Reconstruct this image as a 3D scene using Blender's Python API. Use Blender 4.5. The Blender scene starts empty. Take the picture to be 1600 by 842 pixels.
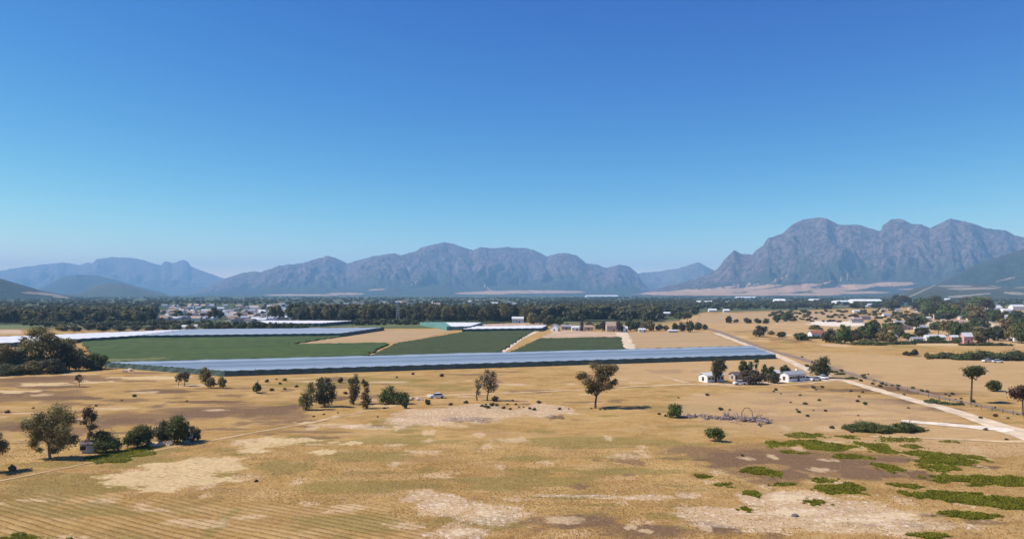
import bpy, math, random
import numpy as np

R = math.radians
rng = np.random.default_rng(7)
random.seed(7)
scn = bpy.context.scene
COL = scn.collection

# ------------------------------------------------------------------ survey
# camera 30 m above the plain; the plain's points are read off the photograph's geometry
H, F, HY, CX = 30.0, 1150.0, 458.0, 800.0

def G(px, py):
    d = F * H / (py - HY)
    return ((px - CX) * d / F, d)

def vnoise(x, y, seed=0):
    x = np.asarray(x, float); y = np.asarray(y, float)
    xi = np.floor(x).astype(np.int64); yi = np.floor(y).astype(np.int64)
    fx = x - xi; fy = y - yi
    fx = fx * fx * (3 - 2 * fx); fy = fy * fy * (3 - 2 * fy)
    def h(a, b):
        n = (a * 374761393 + b * 668265263 + seed * 1442695041) & 0xFFFFFFFF
        n = ((n ^ (n >> 13)) * 1274126177) & 0xFFFFFFFF
        n = n ^ (n >> 16)
        return (n & 0xFFFF) / 65535.0
    a = h(xi, yi); b = h(xi + 1, yi); c = h(xi, yi + 1); d = h(xi + 1, yi + 1)
    return (a * (1 - fx) + b * fx) * (1 - fy) + (c * (1 - fx) + d * fx) * fy

def fbm(x, y, seed=0, octs=4):
    s = 0; a = 0.5; t = 0
    for i in range(octs):
        s = s + a * vnoise(np.asarray(x) * 2**i, np.asarray(y) * 2**i, seed + i * 17); t += a; a *= 0.5
    return s / t

def sstep(a, b, v):
    t = np.clip((np.asarray(v, float) - a) / (b - a), 0, 1)
    return t * t * (3 - 2 * t)

def gh(x, y):
    """height of the plain"""
    x = np.asarray(x, float); y = np.asarray(y, float)
    d = np.hypot(x, y)
    near = 1 - sstep(215, 262, d)
    z = (fbm(x / 38, y / 38, 3, 3) - 0.5) * 1.1 * near
    mx, my = G(720, 652)
    z = z + 0.9 * np.exp(-(((x - mx) / 26) ** 2 + ((y - my) / 16) ** 2))
    z = z + (vnoise(x / 3.1, y / 3.1, 5) - 0.5) * 0.10 * near
    return z

def gz(x, y):
    return float(gh(x, y))

# ------------------------------------------------------------------ tagging
def tag(o, label=None, cat=None, group=None, kind=None):
    if label: o['label'] = label
    if cat: o['category'] = cat
    if group: o['group'] = group
    if kind: o['kind'] = kind
    return o

def link(o, parent=None):
    COL.objects.link(o)
    if parent is not None: o.parent = parent
    return o

def mesh_np(name, V, faces, mats=(), midx=None, smooth=False, attrs=None, parent=None, loc=None):
    """faces: (n,k) int array or list of such arrays"""
    if isinstance(faces, np.ndarray): faces = [faces]
    faces = [f for f in faces if len(f)]
    V = np.asarray(V, np.float32)
    me = bpy.data.meshes.new(name)
    me.vertices.add(len(V)); me.vertices.foreach_set('co', V.ravel())
    idx = np.concatenate([f.ravel() for f in faces]).astype(np.int32)
    tot = np.concatenate([np.full(len(f), f.shape[1], np.int32) for f in faces])
    st = np.concatenate([[0], np.cumsum(tot)[:-1]]).astype(np.int32)
    me.loops.add(len(idx)); me.loops.foreach_set('vertex_index', idx)
    me.polygons.add(len(tot)); me.polygons.foreach_set('loop_start', st)
    me.polygons.foreach_set('loop_total', tot)
    for m in mats: me.materials.append(m)
    if midx is not None: me.polygons.foreach_set('material_index', np.asarray(midx, np.int32))
    me.polygons.foreach_set('use_smooth', np.full(len(tot), bool(smooth)))
    if attrs:
        for k, a in attrs.items():
            a = np.asarray(a, np.float32)
            if a.ndim == 1:
                at = me.attributes.new(k, 'FLOAT', 'POINT'); at.data.foreach_set('value', a)
            else:
                if a.shape[1] == 3: a = np.concatenate([a, np.ones((len(a), 1), np.float32)], 1)
                at = me.attributes.new(k, 'FLOAT_COLOR', 'POINT'); at.data.foreach_set('color', a.ravel())
    me.update(calc_edges=True); me.validate()
    o = bpy.data.objects.new(name, me)
    if loc is not None: o.location = loc
    return link(o, parent)

def empty(name, loc, rz=0.0):
    o = bpy.data.objects.new(name, None); o.empty_display_size = 0.5
    o.location = loc; o.rotation_euler = (0, 0, rz)
    return link(o)

def copy_tree(o, parent=None):
    kids = list(o.children)
    c = o.copy(); COL.objects.link(c)
    if parent is not None: c.parent = parent
    for k in kids: copy_tree(k, c)
    return c

# mesh pieces --------------------------------------------------------------
class MB:
    def __init__(s): s.v = []; s.f4 = []; s.f3 = []; s.m4 = []; s.m3 = []
    def add(s, V, f4=(), f3=(), m=0):
        b = len(s.v); s.v.extend([tuple(p) for p in V])
        for f in f4: s.f4.append([i + b for i in f]); s.m4.append(m)
        for f in f3: s.f3.append([i + b for i in f]); s.m3.append(m)
    def box(s, c, d, m=0, rz=0.0):
        x, y, z = c; a, b, h = d[0] / 2, d[1] / 2, d[2] / 2
        cs, sn = math.cos(rz), math.sin(rz)
        P = []
        for dz in (-h, h):
            for dx, dy in ((-a, -b), (a, -b), (a, b), (-a, b)):
                P.append((x + dx * cs - dy * sn, y + dx * sn + dy * cs, z + dz))
        s.add(P, [(3, 2, 1, 0), (4, 5, 6, 7), (0, 1, 5, 4), (1, 2, 6, 5), (2, 3, 7, 6), (3, 0, 4, 7)], m=m)
    def tube(s, pts, rad, n=6, m=0, cap=True):
        pts = [np.array(p, float) for p in pts]
        V = []; k = len(pts)
        for i, p in enumerate(pts):
            t = pts[min(i + 1, k - 1)] - pts[max(i - 1, 0)]; t = t / (np.linalg.norm(t) + 1e-9)
            a = np.cross(t, (0.31, 0.93, 0.17)); a /= np.linalg.norm(a) + 1e-9
            b = np.cross(t, a)
            for j in range(n):
                w = 2 * math.pi * j / n
                V.append(p + rad[i] * (math.cos(w) * a + math.sin(w) * b))
        f = [(i * n + j, i * n + (j + 1) % n, (i + 1) * n + (j + 1) % n, (i + 1) * n + j) for i in range(k - 1) for j in range(n)]
        t3 = []
        if cap:
            V.append(pts[0]); V.append(pts[-1]); c0, c1 = k * n, k * n + 1
            for j in range(n):
                t3.append((c0, (j + 1) % n, j)); t3.append((c1, (k - 1) * n + j, (k - 1) * n + (j + 1) % n))
        s.add(V, f, t3, m)
    def build(s, name, mats, parent=None, loc=None, smooth=False, attrs=None):
        fs = []; mi = []
        if s.f4: fs.append(np.array(s.f4)); mi += s.m4
        if s.f3: fs.append(np.array(s.f3)); mi += s.m3
        if not isinstance(mats, (list, tuple)): mats = [mats]
        return mesh_np(name, np.array(s.v), fs, mats, mi, smooth, attrs, parent, loc)

# ------------------------------------------------------------------ materials
def new_mat(name):
    m = bpy.data.materials.new(name); m.use_nodes = True
    nt = m.node_tree; b = nt.nodes['Principled BSDF']
    b.inputs['Roughness'].default_value = 0.85
    b.inputs['Specular IOR Level'].default_value = 0.2
    return m, nt, b

class NT:
    def __init__(s, nt): s.nt = nt
    def n(s, t, **kw):
        o = s.nt.nodes.new(t)
        for k, v in kw.items(): setattr(o, k, v)
        return o
    def l(s, a, b): s.nt.links.new(a, b)
    def val(s, sock, v):
        if isinstance(v, (int, float)): sock.default_value = v
        elif isinstance(v, tuple): sock.default_value = v if len(v) == len(sock.default_value) else (*v, 1)
        else: s.l(v, sock)
    def math(s, op, a, b=0.0, c=None, clamp=False):
        o = s.n('ShaderNodeMath', operation=op, use_clamp=clamp)
        s.val(o.inputs[0], a); s.val(o.inputs[1], b)
        if c is not None: s.val(o.inputs[2], c)
        return o.outputs[0]
    def mix(s, f, a, b, mode='MIX'):
        o = s.n('ShaderNodeMix', data_type='RGBA', blend_type=mode)
        s.val(o.inputs[0], f); s.val(o.inputs[6], a); s.val(o.inputs[7], b)
        return o.outputs[2]
    def noise(s, vec, scale, detail=4, rough=0.6, dist=0.0):
        o = s.n('ShaderNodeTexNoise'); o.inputs['Scale'].default_value = scale
        o.inputs['Detail'].default_value = detail; o.inputs['Roughness'].default_value = rough
        o.inputs['Distortion'].default_value = dist
        if vec is not None: s.l(vec, o.inputs['Vector'])
        return o.outputs['Fac']
    def ss(s, v, a, b):
        o = s.n('ShaderNodeMapRange', interpolation_type='SMOOTHSTEP')
        s.val(o.inputs[0], v); o.inputs[1].default_value = a; o.inputs[2].default_value = b
        return o.outputs[0]
    def pos(s): return s.n('ShaderNodeNewGeometry').outputs['Position']
    def mapping(s, vec, scale=(1, 1, 1), rot=(0, 0, 0)):
        o = s.n('ShaderNodeMapping'); s.l(vec, o.inputs[0])
        o.inputs['Scale'].default_value = scale; o.inputs['Rotation'].default_value = rot
        return o.outputs[0]
    def attr(s, name):
        return s.n('ShaderNodeAttribute', attribute_name=name)
    def sep(s, c):
        o = s.n('ShaderNodeSeparateColor'); s.l(c, o.inputs[0]); return o.outputs
    def bump(s, h, strength, dist, b):
        o = s.n('ShaderNodeBump'); o.inputs['Strength'].default_value = strength
        o.inputs['Distance'].default_value = dist; s.l(h, o.inputs['Height'])
        s.l(o.outputs[0], b.inputs['Normal'])

def simple_mat(name, col, var=0.25, scale=0.6, rough=0.85, col2=None, spec=0.2, stretch=(1, 1, 1)):
    m, nt, b = new_mat(name); N = NT(nt)
    f = N.noise(N.mapping(N.pos(), stretch), scale, 5, 0.65)
    c2 = col2 or tuple(c * (1 - var) for c in col)
    c1 = tuple(c * (1 + var * 0.6) for c in col) if col2 is None else col
    N.l(N.mix(N.ss(f, 0.3, 0.7), c2, c1), b.inputs['Base Color'])
    b.inputs['Roughness'].default_value = rough
    b.inputs['Specular IOR Level'].default_value = spec
    return m

def leaf_mat(name, c1, c2, c3=None, trans=0.38):
    """c1 dark leaf, c2 light leaf; each clump of leaves has its own tint"""
    m, nt, b = new_mat(name); N = NT(nt)
    t = N.attr('tint').outputs['Fac']
    oi = N.n('ShaderNodeObjectInfo').outputs['Random']
    c = N.mix(t, c1, c2)
    if c3: c = N.mix(N.ss(N.noise(N.pos(), 0.35, 3), 0.5, 0.68), c, c3)
    hsv = N.n('ShaderNodeHueSaturation')
    N.l(N.math('MULTIPLY_ADD', oi, 0.5, 0.75), hsv.inputs['Value'])
    N.l(N.math('MULTIPLY_ADD', oi, 0.04, 0.48), hsv.inputs['Hue'])
    N.l(c, hsv.inputs['Color'])
    N.l(hsv.outputs[0], b.inputs['Base Color'])
    b.inputs['Roughness'].default_value = 0.6
    b.inputs['Specular IOR Level'].default_value = 0.25
    tr = N.n('ShaderNodeBsdfTranslucent'); N.l(hsv.outputs[0], tr.inputs['Color'])
    mx = N.n('ShaderNodeMixShader'); mx.inputs[0].default_value = trans
    N.l(b.outputs[0], mx.inputs[1]); N.l(tr.outputs[0], mx.inputs[2])
    N.l(mx.outputs[0], nt.nodes['Material Output'].inputs['Surface'])
    return m

M = {}
M['leaf_gum'] = leaf_mat('grey_olive_leaves', (0.11, 0.09, 0.034), (0.29, 0.235, 0.095), (0.16, 0.105, 0.05))
M['leaf_green'] = leaf_mat('green_leaves', (0.065, 0.085, 0.018), (0.175, 0.20, 0.055))
M['leaf_dark'] = leaf_mat('dark_leaves', (0.062, 0.062, 0.028), (0.145, 0.135, 0.065))
M['leaf_grey'] = leaf_mat('grey_leaves', (0.11, 0.09, 0.055), (0.22, 0.18, 0.11))
M['leaf_brown'] = leaf_mat('brown_leaves', (0.08, 0.05, 0.03), (0.17, 0.11, 0.07))
M['leaf_olive'] = leaf_mat('olive_leaves', (0.06, 0.075, 0.028), (0.13, 0.15, 0.055))
M['leaf_low'] = leaf_mat('low_plant_leaves', (0.14, 0.155, 0.007), (0.36, 0.37, 0.018), trans=0.45)
M['bark'] = simple_mat('bark', (0.12, 0.08, 0.055), 0.35, 3)
M['bark_pale'] = simple_mat('pale_bark', (0.30, 0.24, 0.19), 0.4, 2)
M['deadwood'] = simple_mat('dead_wood', (0.36, 0.27, 0.235), 0.5, 1.5)
M['white_wall'] = simple_mat('white_plaster', (0.80, 0.79, 0.76), 0.08, 0.8)
M['cream_wall'] = simple_mat('cream_plaster', (0.62, 0.52, 0.42), 0.12, 0.8)
M['pink_wall'] = simple_mat('pink_plaster', (0.62, 0.34, 0.33), 0.12, 0.8)
M['grey_wall'] = simple_mat('grey_plaster', (0.42, 0.40, 0.38), 0.2, 0.8)
M['roof_grey'] = simple_mat('grey_roof', (0.30, 0.31, 0.34), 0.2, 1.0, 0.6)
M['roof_pale'] = simple_mat('pale_iron_roof', (0.60, 0.60, 0.60), 0.15, 1.0, 0.5)
M['roof_dark'] = simple_mat('dark_roof', (0.13, 0.11, 0.11), 0.2, 1.0, 0.7)
M['roof_red'] = simple_mat('red_roof', (0.30, 0.12, 0.08), 0.25, 1.0, 0.7)
M['roof_tan'] = simple_mat('tan_roof', (0.42, 0.30, 0.22), 0.25, 1.0, 0.7)
M['glass'] = simple_mat('window_glass', (0.04, 0.05, 0.06), 0.2, 1.0, 0.12, spec=0.5)
M['door'] = simple_mat('door_paint', (0.12, 0.08, 0.06), 0.2, 2)
M['metal'] = simple_mat('galvanised_steel', (0.42, 0.43, 0.44), 0.15, 2, 0.5)
M['rubber'] = simple_mat('rubber', (0.02, 0.02, 0.02), 0.2, 2)
M['car_white'] = simple_mat('white_car_paint', (0.75, 0.75, 0.75), 0.03, 1, 0.25, spec=0.5)
M['car_red'] = simple_mat('faded_paint', (0.30, 0.16, 0.15), 0.2, 1, 0.5, spec=0.4)
M['stone'] = simple_mat('pale_stone', (0.60, 0.47, 0.34), 0.3, 2)
M['road'] = simple_mat('pale_gravel', (0.64, 0.49, 0.33), 0.25, 0.35, 0.95, stretch=(1, 0.5, 1))
M['road_white'] = simple_mat('white_gravel', (0.74, 0.62, 0.48), 0.25, 0.35, 0.95)
M['track'] = simple_mat('sandy_track', (0.56, 0.385, 0.205), 0.25, 0.4, 0.95)
M['track_faint'] = simple_mat('faint_track', (0.50, 0.335, 0.165), 0.25, 0.4, 0.95)
M['ballast'] = simple_mat('grey_ballast', (0.27, 0.19, 0.13), 0.3, 0.5, 0.95)
M['dry_field'] = simple_mat('dry_stubble', (0.45, 0.29, 0.145), 0.3, 0.06, 0.95, col2=(0.36, 0.24, 0.11), stretch=(0.4, 1.2, 1))
M['pale_field'] = simple_mat('pale_soil', (0.50, 0.34, 0.215), 0.25, 0.05, 0.95)
M['green_field'] = simple_mat('grass_field', (0.12, 0.14, 0.05), 0.3, 0.02, 0.95, stretch=(0.4, 1.5, 1))
# ------------------------------------------------------------------ camera, sun, sky
cam = bpy.data.cameras.new('camera'); co = bpy.data.objects.new('camera', cam); link(co)
co.location = (0, 0, H); co.rotation_euler = (R(90), 0, 0)
cam.sensor_width = 36.0; cam.lens = F / 1600 * 36.0
cam.shift_y = -(421 - HY) / 1600.0
cam.clip_start = 0.5; cam.clip_end = 90000
scn.camera = co

SUN_EL, SUN_TRAVEL = 50.0, (1.0, 0.06)
sl = bpy.data.lights.new('sun', 'SUN'); so = bpy.data.objects.new('sun', sl); link(so)
sl.energy = 5.0; sl.angle = R(0.5); sl.color = (1.0, 0.94, 0.85)
hv = math.hypot(*SUN_TRAVEL)
dx, dy = SUN_TRAVEL[0] / hv * math.cos(R(SUN_EL)), SUN_TRAVEL[1] / hv * math.cos(R(SUN_EL))
from mathutils import Vector
so.rotation_euler = Vector((dx, dy, -math.sin(R(SUN_EL)))).to_track_quat('-Z', 'Y').to_euler()
so.location = (-60, 40, 300)

w = bpy.data.worlds.new('World'); scn.world = w; w.use_nodes = True
wn = NT(w.node_tree)
bg = w.node_tree.nodes['Background']
sky = wn.n('ShaderNodeTexSky', sky_type='NISHITA')
sky.sun_disc = False; sky.sun_elevation = R(SUN_EL)
sky.sun_rotation = R(270)          # sun stands to the west (-x)
sky.altitude = 3000; sky.air_density = 1.0; sky.dust_density = 0.0; sky.ozone_density = 1.0
# the photograph's deep summer blue: the sky's own channels re-graded, brightness kept at strength 0.1
sc_ = wn.n('ShaderNodeSeparateColor'); wn.l(sky.outputs[0], sc_.inputs[0])
cc_ = wn.n('ShaderNodeCombineColor')
for k_, (g_, s_) in enumerate(((2.75, 5.2), (1.72, 1.98), (0.72, 0.95))):
    wn.l(wn.math('MULTIPLY', wn.math('POWER', wn.math('MULTIPLY', sc_.outputs[k_], 0.1), g_), s_ * 10), cc_.inputs[k_])
wn.l(cc_.outputs[0], bg.inputs['Color']); bg.inputs['Strength'].default_value = 0.1

vs = scn.view_settings
vs.view_transform = 'Standard'; vs.look = 'None'; vs.exposure = 0.3; vs.gamma = 1.0; vs.use_curve_mapping = False
scn.cycles.volume_bounces = 1
scn.cycles.max_bounces = 6; scn.cycles.diffuse_bounces = 3; scn.cycles.transparent_max_bounces = 8
scn.cycles.use_denoising = True
scn.cycles.use_adaptive_sampling = False

# haze -----------------------------------------------------------------
HZ = 24500.0
mb = MB(); mb.box((0, 0, (1010 - 1.5) / 2), (2 * HZ, 2 * HZ, 1010 + 1.5))
hm = bpy.data.materials.new('haze_air'); hm.use_nodes = True
hn = hm.node_tree; hn.nodes.remove(hn.nodes['Principled BSDF'])
pv = hn.nodes.new('ShaderNodeVolumePrincipled')
pv.inputs['Color'].default_value = (0.35, 0.66, 1.0, 1); pv.inputs['Density'].default_value = 8.0e-5
pv.inputs['Anisotropy'].default_value = 0.0
hn.links.new(pv.outputs[0], hn.nodes['Material Output'].inputs['Volume'])
hz = mb.build('haze', hm); tag(hz, kind='stuff', label='thin blue summer haze in the air over the valley', cat='haze')

# ------------------------------------------------------------------ ground
PAINT = {}
def ellipses(key, lst):
    PAINT.setdefault(key, []).extend(lst)

ellipses('green', [(1256,679,30,5),(1325,681,17,3),(1218,694,22,5),(1287,696,42,8),(1262,692,25,5),(1366,696,27,9),(1380,703,22,5),
    (1425,696,20,4),(1410,685,38,4),(1390,683,14,3),(1487,689,14,2),(1440,707,50,4),(1480,718,52,10),(1462,730,32,7),(1505,713,28,5),
    (1325,712,32,4),(1393,731,20,9),(1530,750,64,9),(1580,750,40,7),(1490,747,30,5),(1413,761,28,4),(1480,774,62,6),(1450,776,40,5),
    (1550,786,70,10),(1610,790,50,11),(1320,765,40,9),(1286,751,20,4),(1520,807,44,6),(1500,803,25,4),(1452,838,34,5),
    (1274,784,18,5),(1223,756,20,3),(1205,738,14,6),(1188,736,28,6),(1097,743,15,4),(1128,755,17,4),(1176,770,14,5),(1165,795,13,4),
    (1232,706,12,3),(1255,707,10,2),(185,713,42,9),(215,704,20,6),(30,845,50,9)])
ellipses('bare', [(1290,507,36,3),(1335,504,24,4),(1470,513,60,4),(1560,512,40,5),(1400,516,40,3),(1500,538,90,3),(1250,524,30,3),(290,733,72,15),(225,754,55,9),(310,752,50,8),(205,746,50,6),(350,722,30,6),(250,764,40,5),(440,690,52,6),(410,697,30,7),(505,706,22,4),
    (550,693,15,3),(395,706,25,4),(1307,505,46,4),(1545,505,13,9),(1595,507,24,4),(1416,508,12,5),(1502,488,12,4),(70,600,45,3),(20,612,40,3),(150,597,40,2),
    (240,590,60,3),(275,692,40,3),(480,661,20,2)])
ellipses('stony', [(740,646,100,16),(650,660,80,10),(830,645,50,9),(690,787,38,14),(765,800,48,14),(720,829,44,11),(640,778,18,6),
    (900,771,60,3),(1000,775,60,4),(1080,772,25,5),(1330,806,140,18),(1240,775,50,14),(1200,820,120,12),(1420,820,90,10),(850,640,40,8),(1120,798,70,10),(560,668,40,4)])
ellipses('brown', [(1160,719,82,9),(1285,722,95,8),(1352,737,48,13),(1230,742,45,8),(1440,742,32,8),(1400,716,42,4),(1540,729,36,4),(730,661,46,4),(868,655,16,4),
    (905,813,48,10),(1020,826,60,8),(1125,826,34,8),(60,592,62,4),(20,614,45,5),(195,658,60,7),(320,645,85,7),(430,641,52,9),(530,622,16,5),
    (110,622,60,3),(255,612,70,3),(1230,655,30,2),(1300,640,40,2.5),(1270,632,25,2),(1370,625,40,2),(590,668,12,2),(20,668,40,6),(90,604,60,3),(330,628,60,3),
    (1480,662,30,2),(1400,668,60,2),(1340,610,60,4),(1400,628,60,5),(1460,640,40,4),(1290,590,40,3),(1050,580,40,3)])
ellipses('olive', [(340,818,14,24),(362,800,10,16),(150,800,140,10),(220,720,60,12),(560,596,140,8),(700,604,52,5),(440,730,60,12),(570,712,70,10),(100,760,140,18),(30,785,80,20),(1090,640,90,8),(900,690,130,8),(480,690,40,8),
    (270,745,18,4),(300,725,28,3),(235,750,22,6),(350,742,20,4),(820,750,180,10),(560,760,110,12),(980,735,90,6),(30,658,45,8),(620,690,120,7),(1230,665,60,4),(560,815,120,14),(780,815,60,10)])
_r = np.random.default_rng(44)
def streaks(key, n, x0, x1, y0, y1, rx=(10, 45), k=1.0):
    for _ in range(n):
        cy = y0 + (y1 - y0) * _r.random(); a = rx[0] + (rx[1] - rx[0]) * _r.random() ** 2
        ellipses(key, [(x0 + (x1 - x0) * _r.random(), cy, a, k * (cy - HY) / 150.0 * (1.0 + 2.2 * _r.random()))])
streaks('dull', 46, 1180, 1500, 603, 660); streaks('dull', 70, -20, 620, 578, 690, (15, 70)); streaks('dull', 16, 900, 1250, 700, 760); streaks('dull', 14, 820, 1600, 800, 842)
streaks('dull', 16, 600, 1100, 575, 640); streaks('pale', 36, -20, 700, 580, 700); streaks('pale', 26, 700, 1300, 575, 760, (8, 30)); streaks('pale', 30, 1200, 1600, 640, 830, (8, 40))
streaks('bare', 26, 1380, 1600, 490, 530, (6, 22)); streaks('pale', 40, 0, 1600, 700, 842, (10, 40)); streaks('olive', 40, 0, 1100, 690, 842, (20, 80)); streaks('olive', 16, 400, 1100, 590, 690, (15, 50)); streaks('olive', 20, 1200, 1600, 540, 680, (15, 50))
ellipses('bare', [(690,787,16,5),(765,800,20,5),(720,829,20,5),(1225,775,30,6),(1330,812,60,5),(1245,800,34,6),(1390,805,40,5)])
ellipses('brown', [(1330,588,45,4),(1390,606,44,5),(1440,613,36,4),(1290,572,40,3),(1255,720,75,14),(1180,712,70,9),(1330,742,40,12),(1445,745,22,8),(1215,742,30,7)])
streaks('dull', 90, 1090, 1600, 486, 535, (8, 40), 1.6); streaks('olive', 40, 1090, 1600, 488, 545, (10, 40), 1.5); streaks('pale', 30, 1100, 1600, 488, 540, (10, 40), 1.5)
ellipses('stony', [(690,787,50,16),(765,802,60,18),(720,830,50,12),(660,772,30,8),(1300,800,160,26),(1220,780,70,16),(1130,805,90,14)])
ellipses('dull', [(90,596,110,9),(40,620,90,10),(180,655,110,12),(330,642,110,10),(430,645,70,10),(110,675,60,8),(30,665,50,8),(1270,715,170,18),(1330,738,90,14),(1200,740,90,12),(1080,705,60,8),(900,812,80,14),(1010,828,90,10)])
ellipses('tan', [(1500,505,150,24),(1420,575,330,32),(1250,640,230,40),(1300,505,330,22),(1560,520,160,30),(1050,575,160,20),(1500,690,140,25)])
ellipses('rows', [(250,850,430,95),(60,800,140,40),(300,745,70,22),(450,825,250,50)])

WOB = {'green': 1.1, 'rows': 0.3, 'tan': 0.4}
def paint(x, y):
    out = {}
    for k, lst in PAINT.items():
        v = np.full(x.shape, -1.0)
        for (cx, cy, rx, ry) in lst:
            X, Y = G(cx, cy); RX = rx * Y / F; RY = ry * Y * Y / (F * H)
            r = np.hypot((x - X) / RX, (y - Y) / RY)
            i = np.nonzero(r < 2.0)[0]
            rr = r[i] + (fbm(x[i] / (RX * 0.45) + cx, y[i] / (RY * 0.55) + cy, 91, 3) - 0.5) * 1.5 * WOB.get(k, 1)
            v[i] = np.maximum(v[i], 1 - rr)
        out[k] = np.clip(v + 0.5, 0, 1)
    return out

def build_ground():
    ang = np.concatenate([np.linspace(-180, -44, 40), np.linspace(-43, 43, 760), np.linspace(44, 180, 40)[:-1]])
    ang = R(1) * ang
    rows = np.concatenate([np.geomspace(2, 80, 24)[:-1], F * H / (np.arange(842 + 47, 560, -0.75) - HY),
                           F * H / (np.arange(560, 500, -1.0) - HY), F * H / (np.arange(500, 460, -1.0) - HY), [24000.0]])
    A, D = np.meshgrid(ang, rows)
    # rows are spaced by depth in front, by radius elsewhere
    c = np.maximum(np.cos(A), 0.72)
    rad = np.minimum(D / c, 24000)
    X = np.sin(A) * rad; Y = np.cos(A) * rad
    Z = gh(X, Y)
    x = X.ravel(); y = Y.ravel(); z = Z.ravel()
    P = paint(x, y)
    na, nr = len(ang), len(rows)
    i = np.arange(nr - 1)[:, None] * na; j = np.arange(na)[None, :]; j2 = (j + 1) % na
    q = np.stack([i + j, i + na + j, i + na + j2, i + j2], -1).reshape(-1, 4)[:, ::-1]
    V = np.stack([x, y, z], 1)
    cidx = len(V); V = np.vstack([V, [[0, 0, float(gh(0, 0))]]])
    tri = np.stack([np.full(na, cidx), np.arange(na), (np.arange(na) + 1) % na], 1)
    pad = lambda a: np.append(a, 0.0)
    # the green valley: wooded and irrigated land beyond the dry farm
    px = np.where(y > 1, CX + F * x / np.maximum(y, 1), CX)
    lim = np.interp(px, [0, 420, 1000, 1060, 1100, 1250, 1330, 1600], [620, 640, 690, 760, 1150, 1250, 1500, 1700])
    dep = np.where(y > 1, y, 0)
    far = sstep(0.93, 1.07, dep / lim + (fbm(x / 160, y / 160, 9, 3) - 0.5) * 0.15)
    mA = np.stack([pad(P['green']), pad(P['bare']), pad(P['brown'])], 1)
    mB = np.stack([pad(P['rows']), pad(P['stony']), pad(P['olive'])], 1)
    m, nt, b = new_mat('dry_grassland'); N = NT(nt)
    p = N.pos()
    A_ = N.sep(N.attr('maskA').outputs['Color']); B_ = N.sep(N.attr('maskB').outputs['Color'])
    far_ = N.attr('valley').outputs['Fac']
    st = N.mapping(p, (0.55, 1.0, 1))
    nb = N.noise(st, 0.045, 5, 0.6); nm = N.noise(st, 0.22, 6, 0.65); nf = N.noise(p, 1.3, 5, 0.7); ng = N.noise(p, 4.5, 3, 0.7); nq = N.noise(p, 2.2, 3, 0.75)
    c = N.mix(N.ss(nb, 0.35, 0.65), (0.38, 0.215, 0.064), (0.47, 0.29, 0.10))
    c = N.mix(N.math('MULTIPLY', N.ss(nm, 0.45, 0.68), 0.75), c, (0.50, 0.325, 0.145))
    c = N.mix(N.math('MULTIPLY', N.ss(nm, 0.50, 0.30), 0.6), c, (0.27, 0.155, 0.05))
    c = N.mix(N.math('MULTIPLY', N.ss(N.noise(st, 0.1, 4), 0.55, 0.7), 0.55), c, (0.40, 0.225, 0.105))
    n7 = N.noise(N.mapping(p, (0.8, 1.0, 1)), 0.12, 6, 0.72, 0.8)
    c = N.mix(N.math('MULTIPLY', N.ss(n7, 0.50, 0.34), 0.5), c, (0.235, 0.16, 0.055))
    c = N.mix(N.math('MULTIPLY', N.ss(n7, 0.55, 0.70), 0.6), c, (0.54, 0.345, 0.16))
    nrag = N.math('ADD', N.math('MULTIPLY', nm, 0.35), N.math('ADD', N.math('MULTIPLY', nf, 0.4), N.math('MULTIPLY', ng, 0.25)))
    def mask(v, lo=0.42, hi=0.62, amp=0.55, nz=None):
        nz = nz or N.math('ADD', N.math('MULTIPLY', nm, 0.6), N.math('MULTIPLY', nf, 0.4))
        return N.ss(N.math('ADD', v, N.math('MULTIPLY', N.math('SUBTRACT', nz, 0.5), amp)), lo, hi)
    c = N.mix(N.math('MULTIPLY', mask(B_[2], 0.4, 0.9, 0.9), 0.62), c, (0.215, 0.168, 0.042))
    # mown rows
    mp = N.mapping(p, (1, 1, 1), (0, 0, R(27.8)))
    wv = N.n('ShaderNodeTexWave', wave_type='BANDS', bands_direction='Y', wave_profile='SIN')
    N.l(mp, wv.inputs['Vector']); wv.inputs['Scale'].default_value = 0.314 / 1.2
    wv.inputs['Distortion'].default_value = 0.6; wv.inputs['Detail'].default_value = 2; wv.inputs['Detail Scale'].default_value = 0.5
    rowf = N.math('MULTIPLY', N.ss(B_[0], 0.5, 0.95), N.math('MULTIPLY', wv.outputs['Fac'], N.ss(nm, 0.3, 0.6)))
    c = N.mix(N.math('MULTIPLY', rowf, 0.22), c, (0.50, 0.345, 0.15))
    c = N.mix(N.math('MULTIPLY', N.math('MULTIPLY', N.ss(B_[0], 0.5, 0.95), N.math('MULTIPLY', N.ss(wv.outputs['Fac'], 0.5, 0.1), N.ss(nf, 0.3, 0.6))), 0.35), c, (0.19, 0.135, 0.045))
    c = N.mix(N.math('MULTIPLY', mask(A_[2], 0.38, 0.80, 1.7, nrag), 0.9), c, N.mix(nf, (0.088, 0.048, 0.026), (0.20, 0.112, 0.062)))
    c = N.mix(N.math('MULTIPLY', mask(N.attr('dull').outputs['Fac'], 0.32, 0.95, 1.4, nrag), 0.78), c, N.mix(nf, (0.13, 0.075, 0.04), (0.24, 0.14, 0.075)))
    c = N.mix(N.math('MULTIPLY', mask(N.attr('pale').outputs['Fac'], 0.32, 1.0, 1.5, nrag), 0.75), c, N.mix(nf, (0.52, 0.35, 0.18), (0.66, 0.47, 0.28)))
    bare_c = N.mix(N.ss(nf, 0.3, 0.7), (0.55, 0.385, 0.185), (0.68, 0.50, 0.265))
    c = N.mix(N.math('MULTIPLY', mask(A_[1], 0.46, 0.74, 1.7, nrag), 0.88), c, bare_c)
    vor = N.n('ShaderNodeTexVoronoi'); N.l(p, vor.inputs['Vector']); vor.inputs['Scale'].default_value = 1.1
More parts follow.
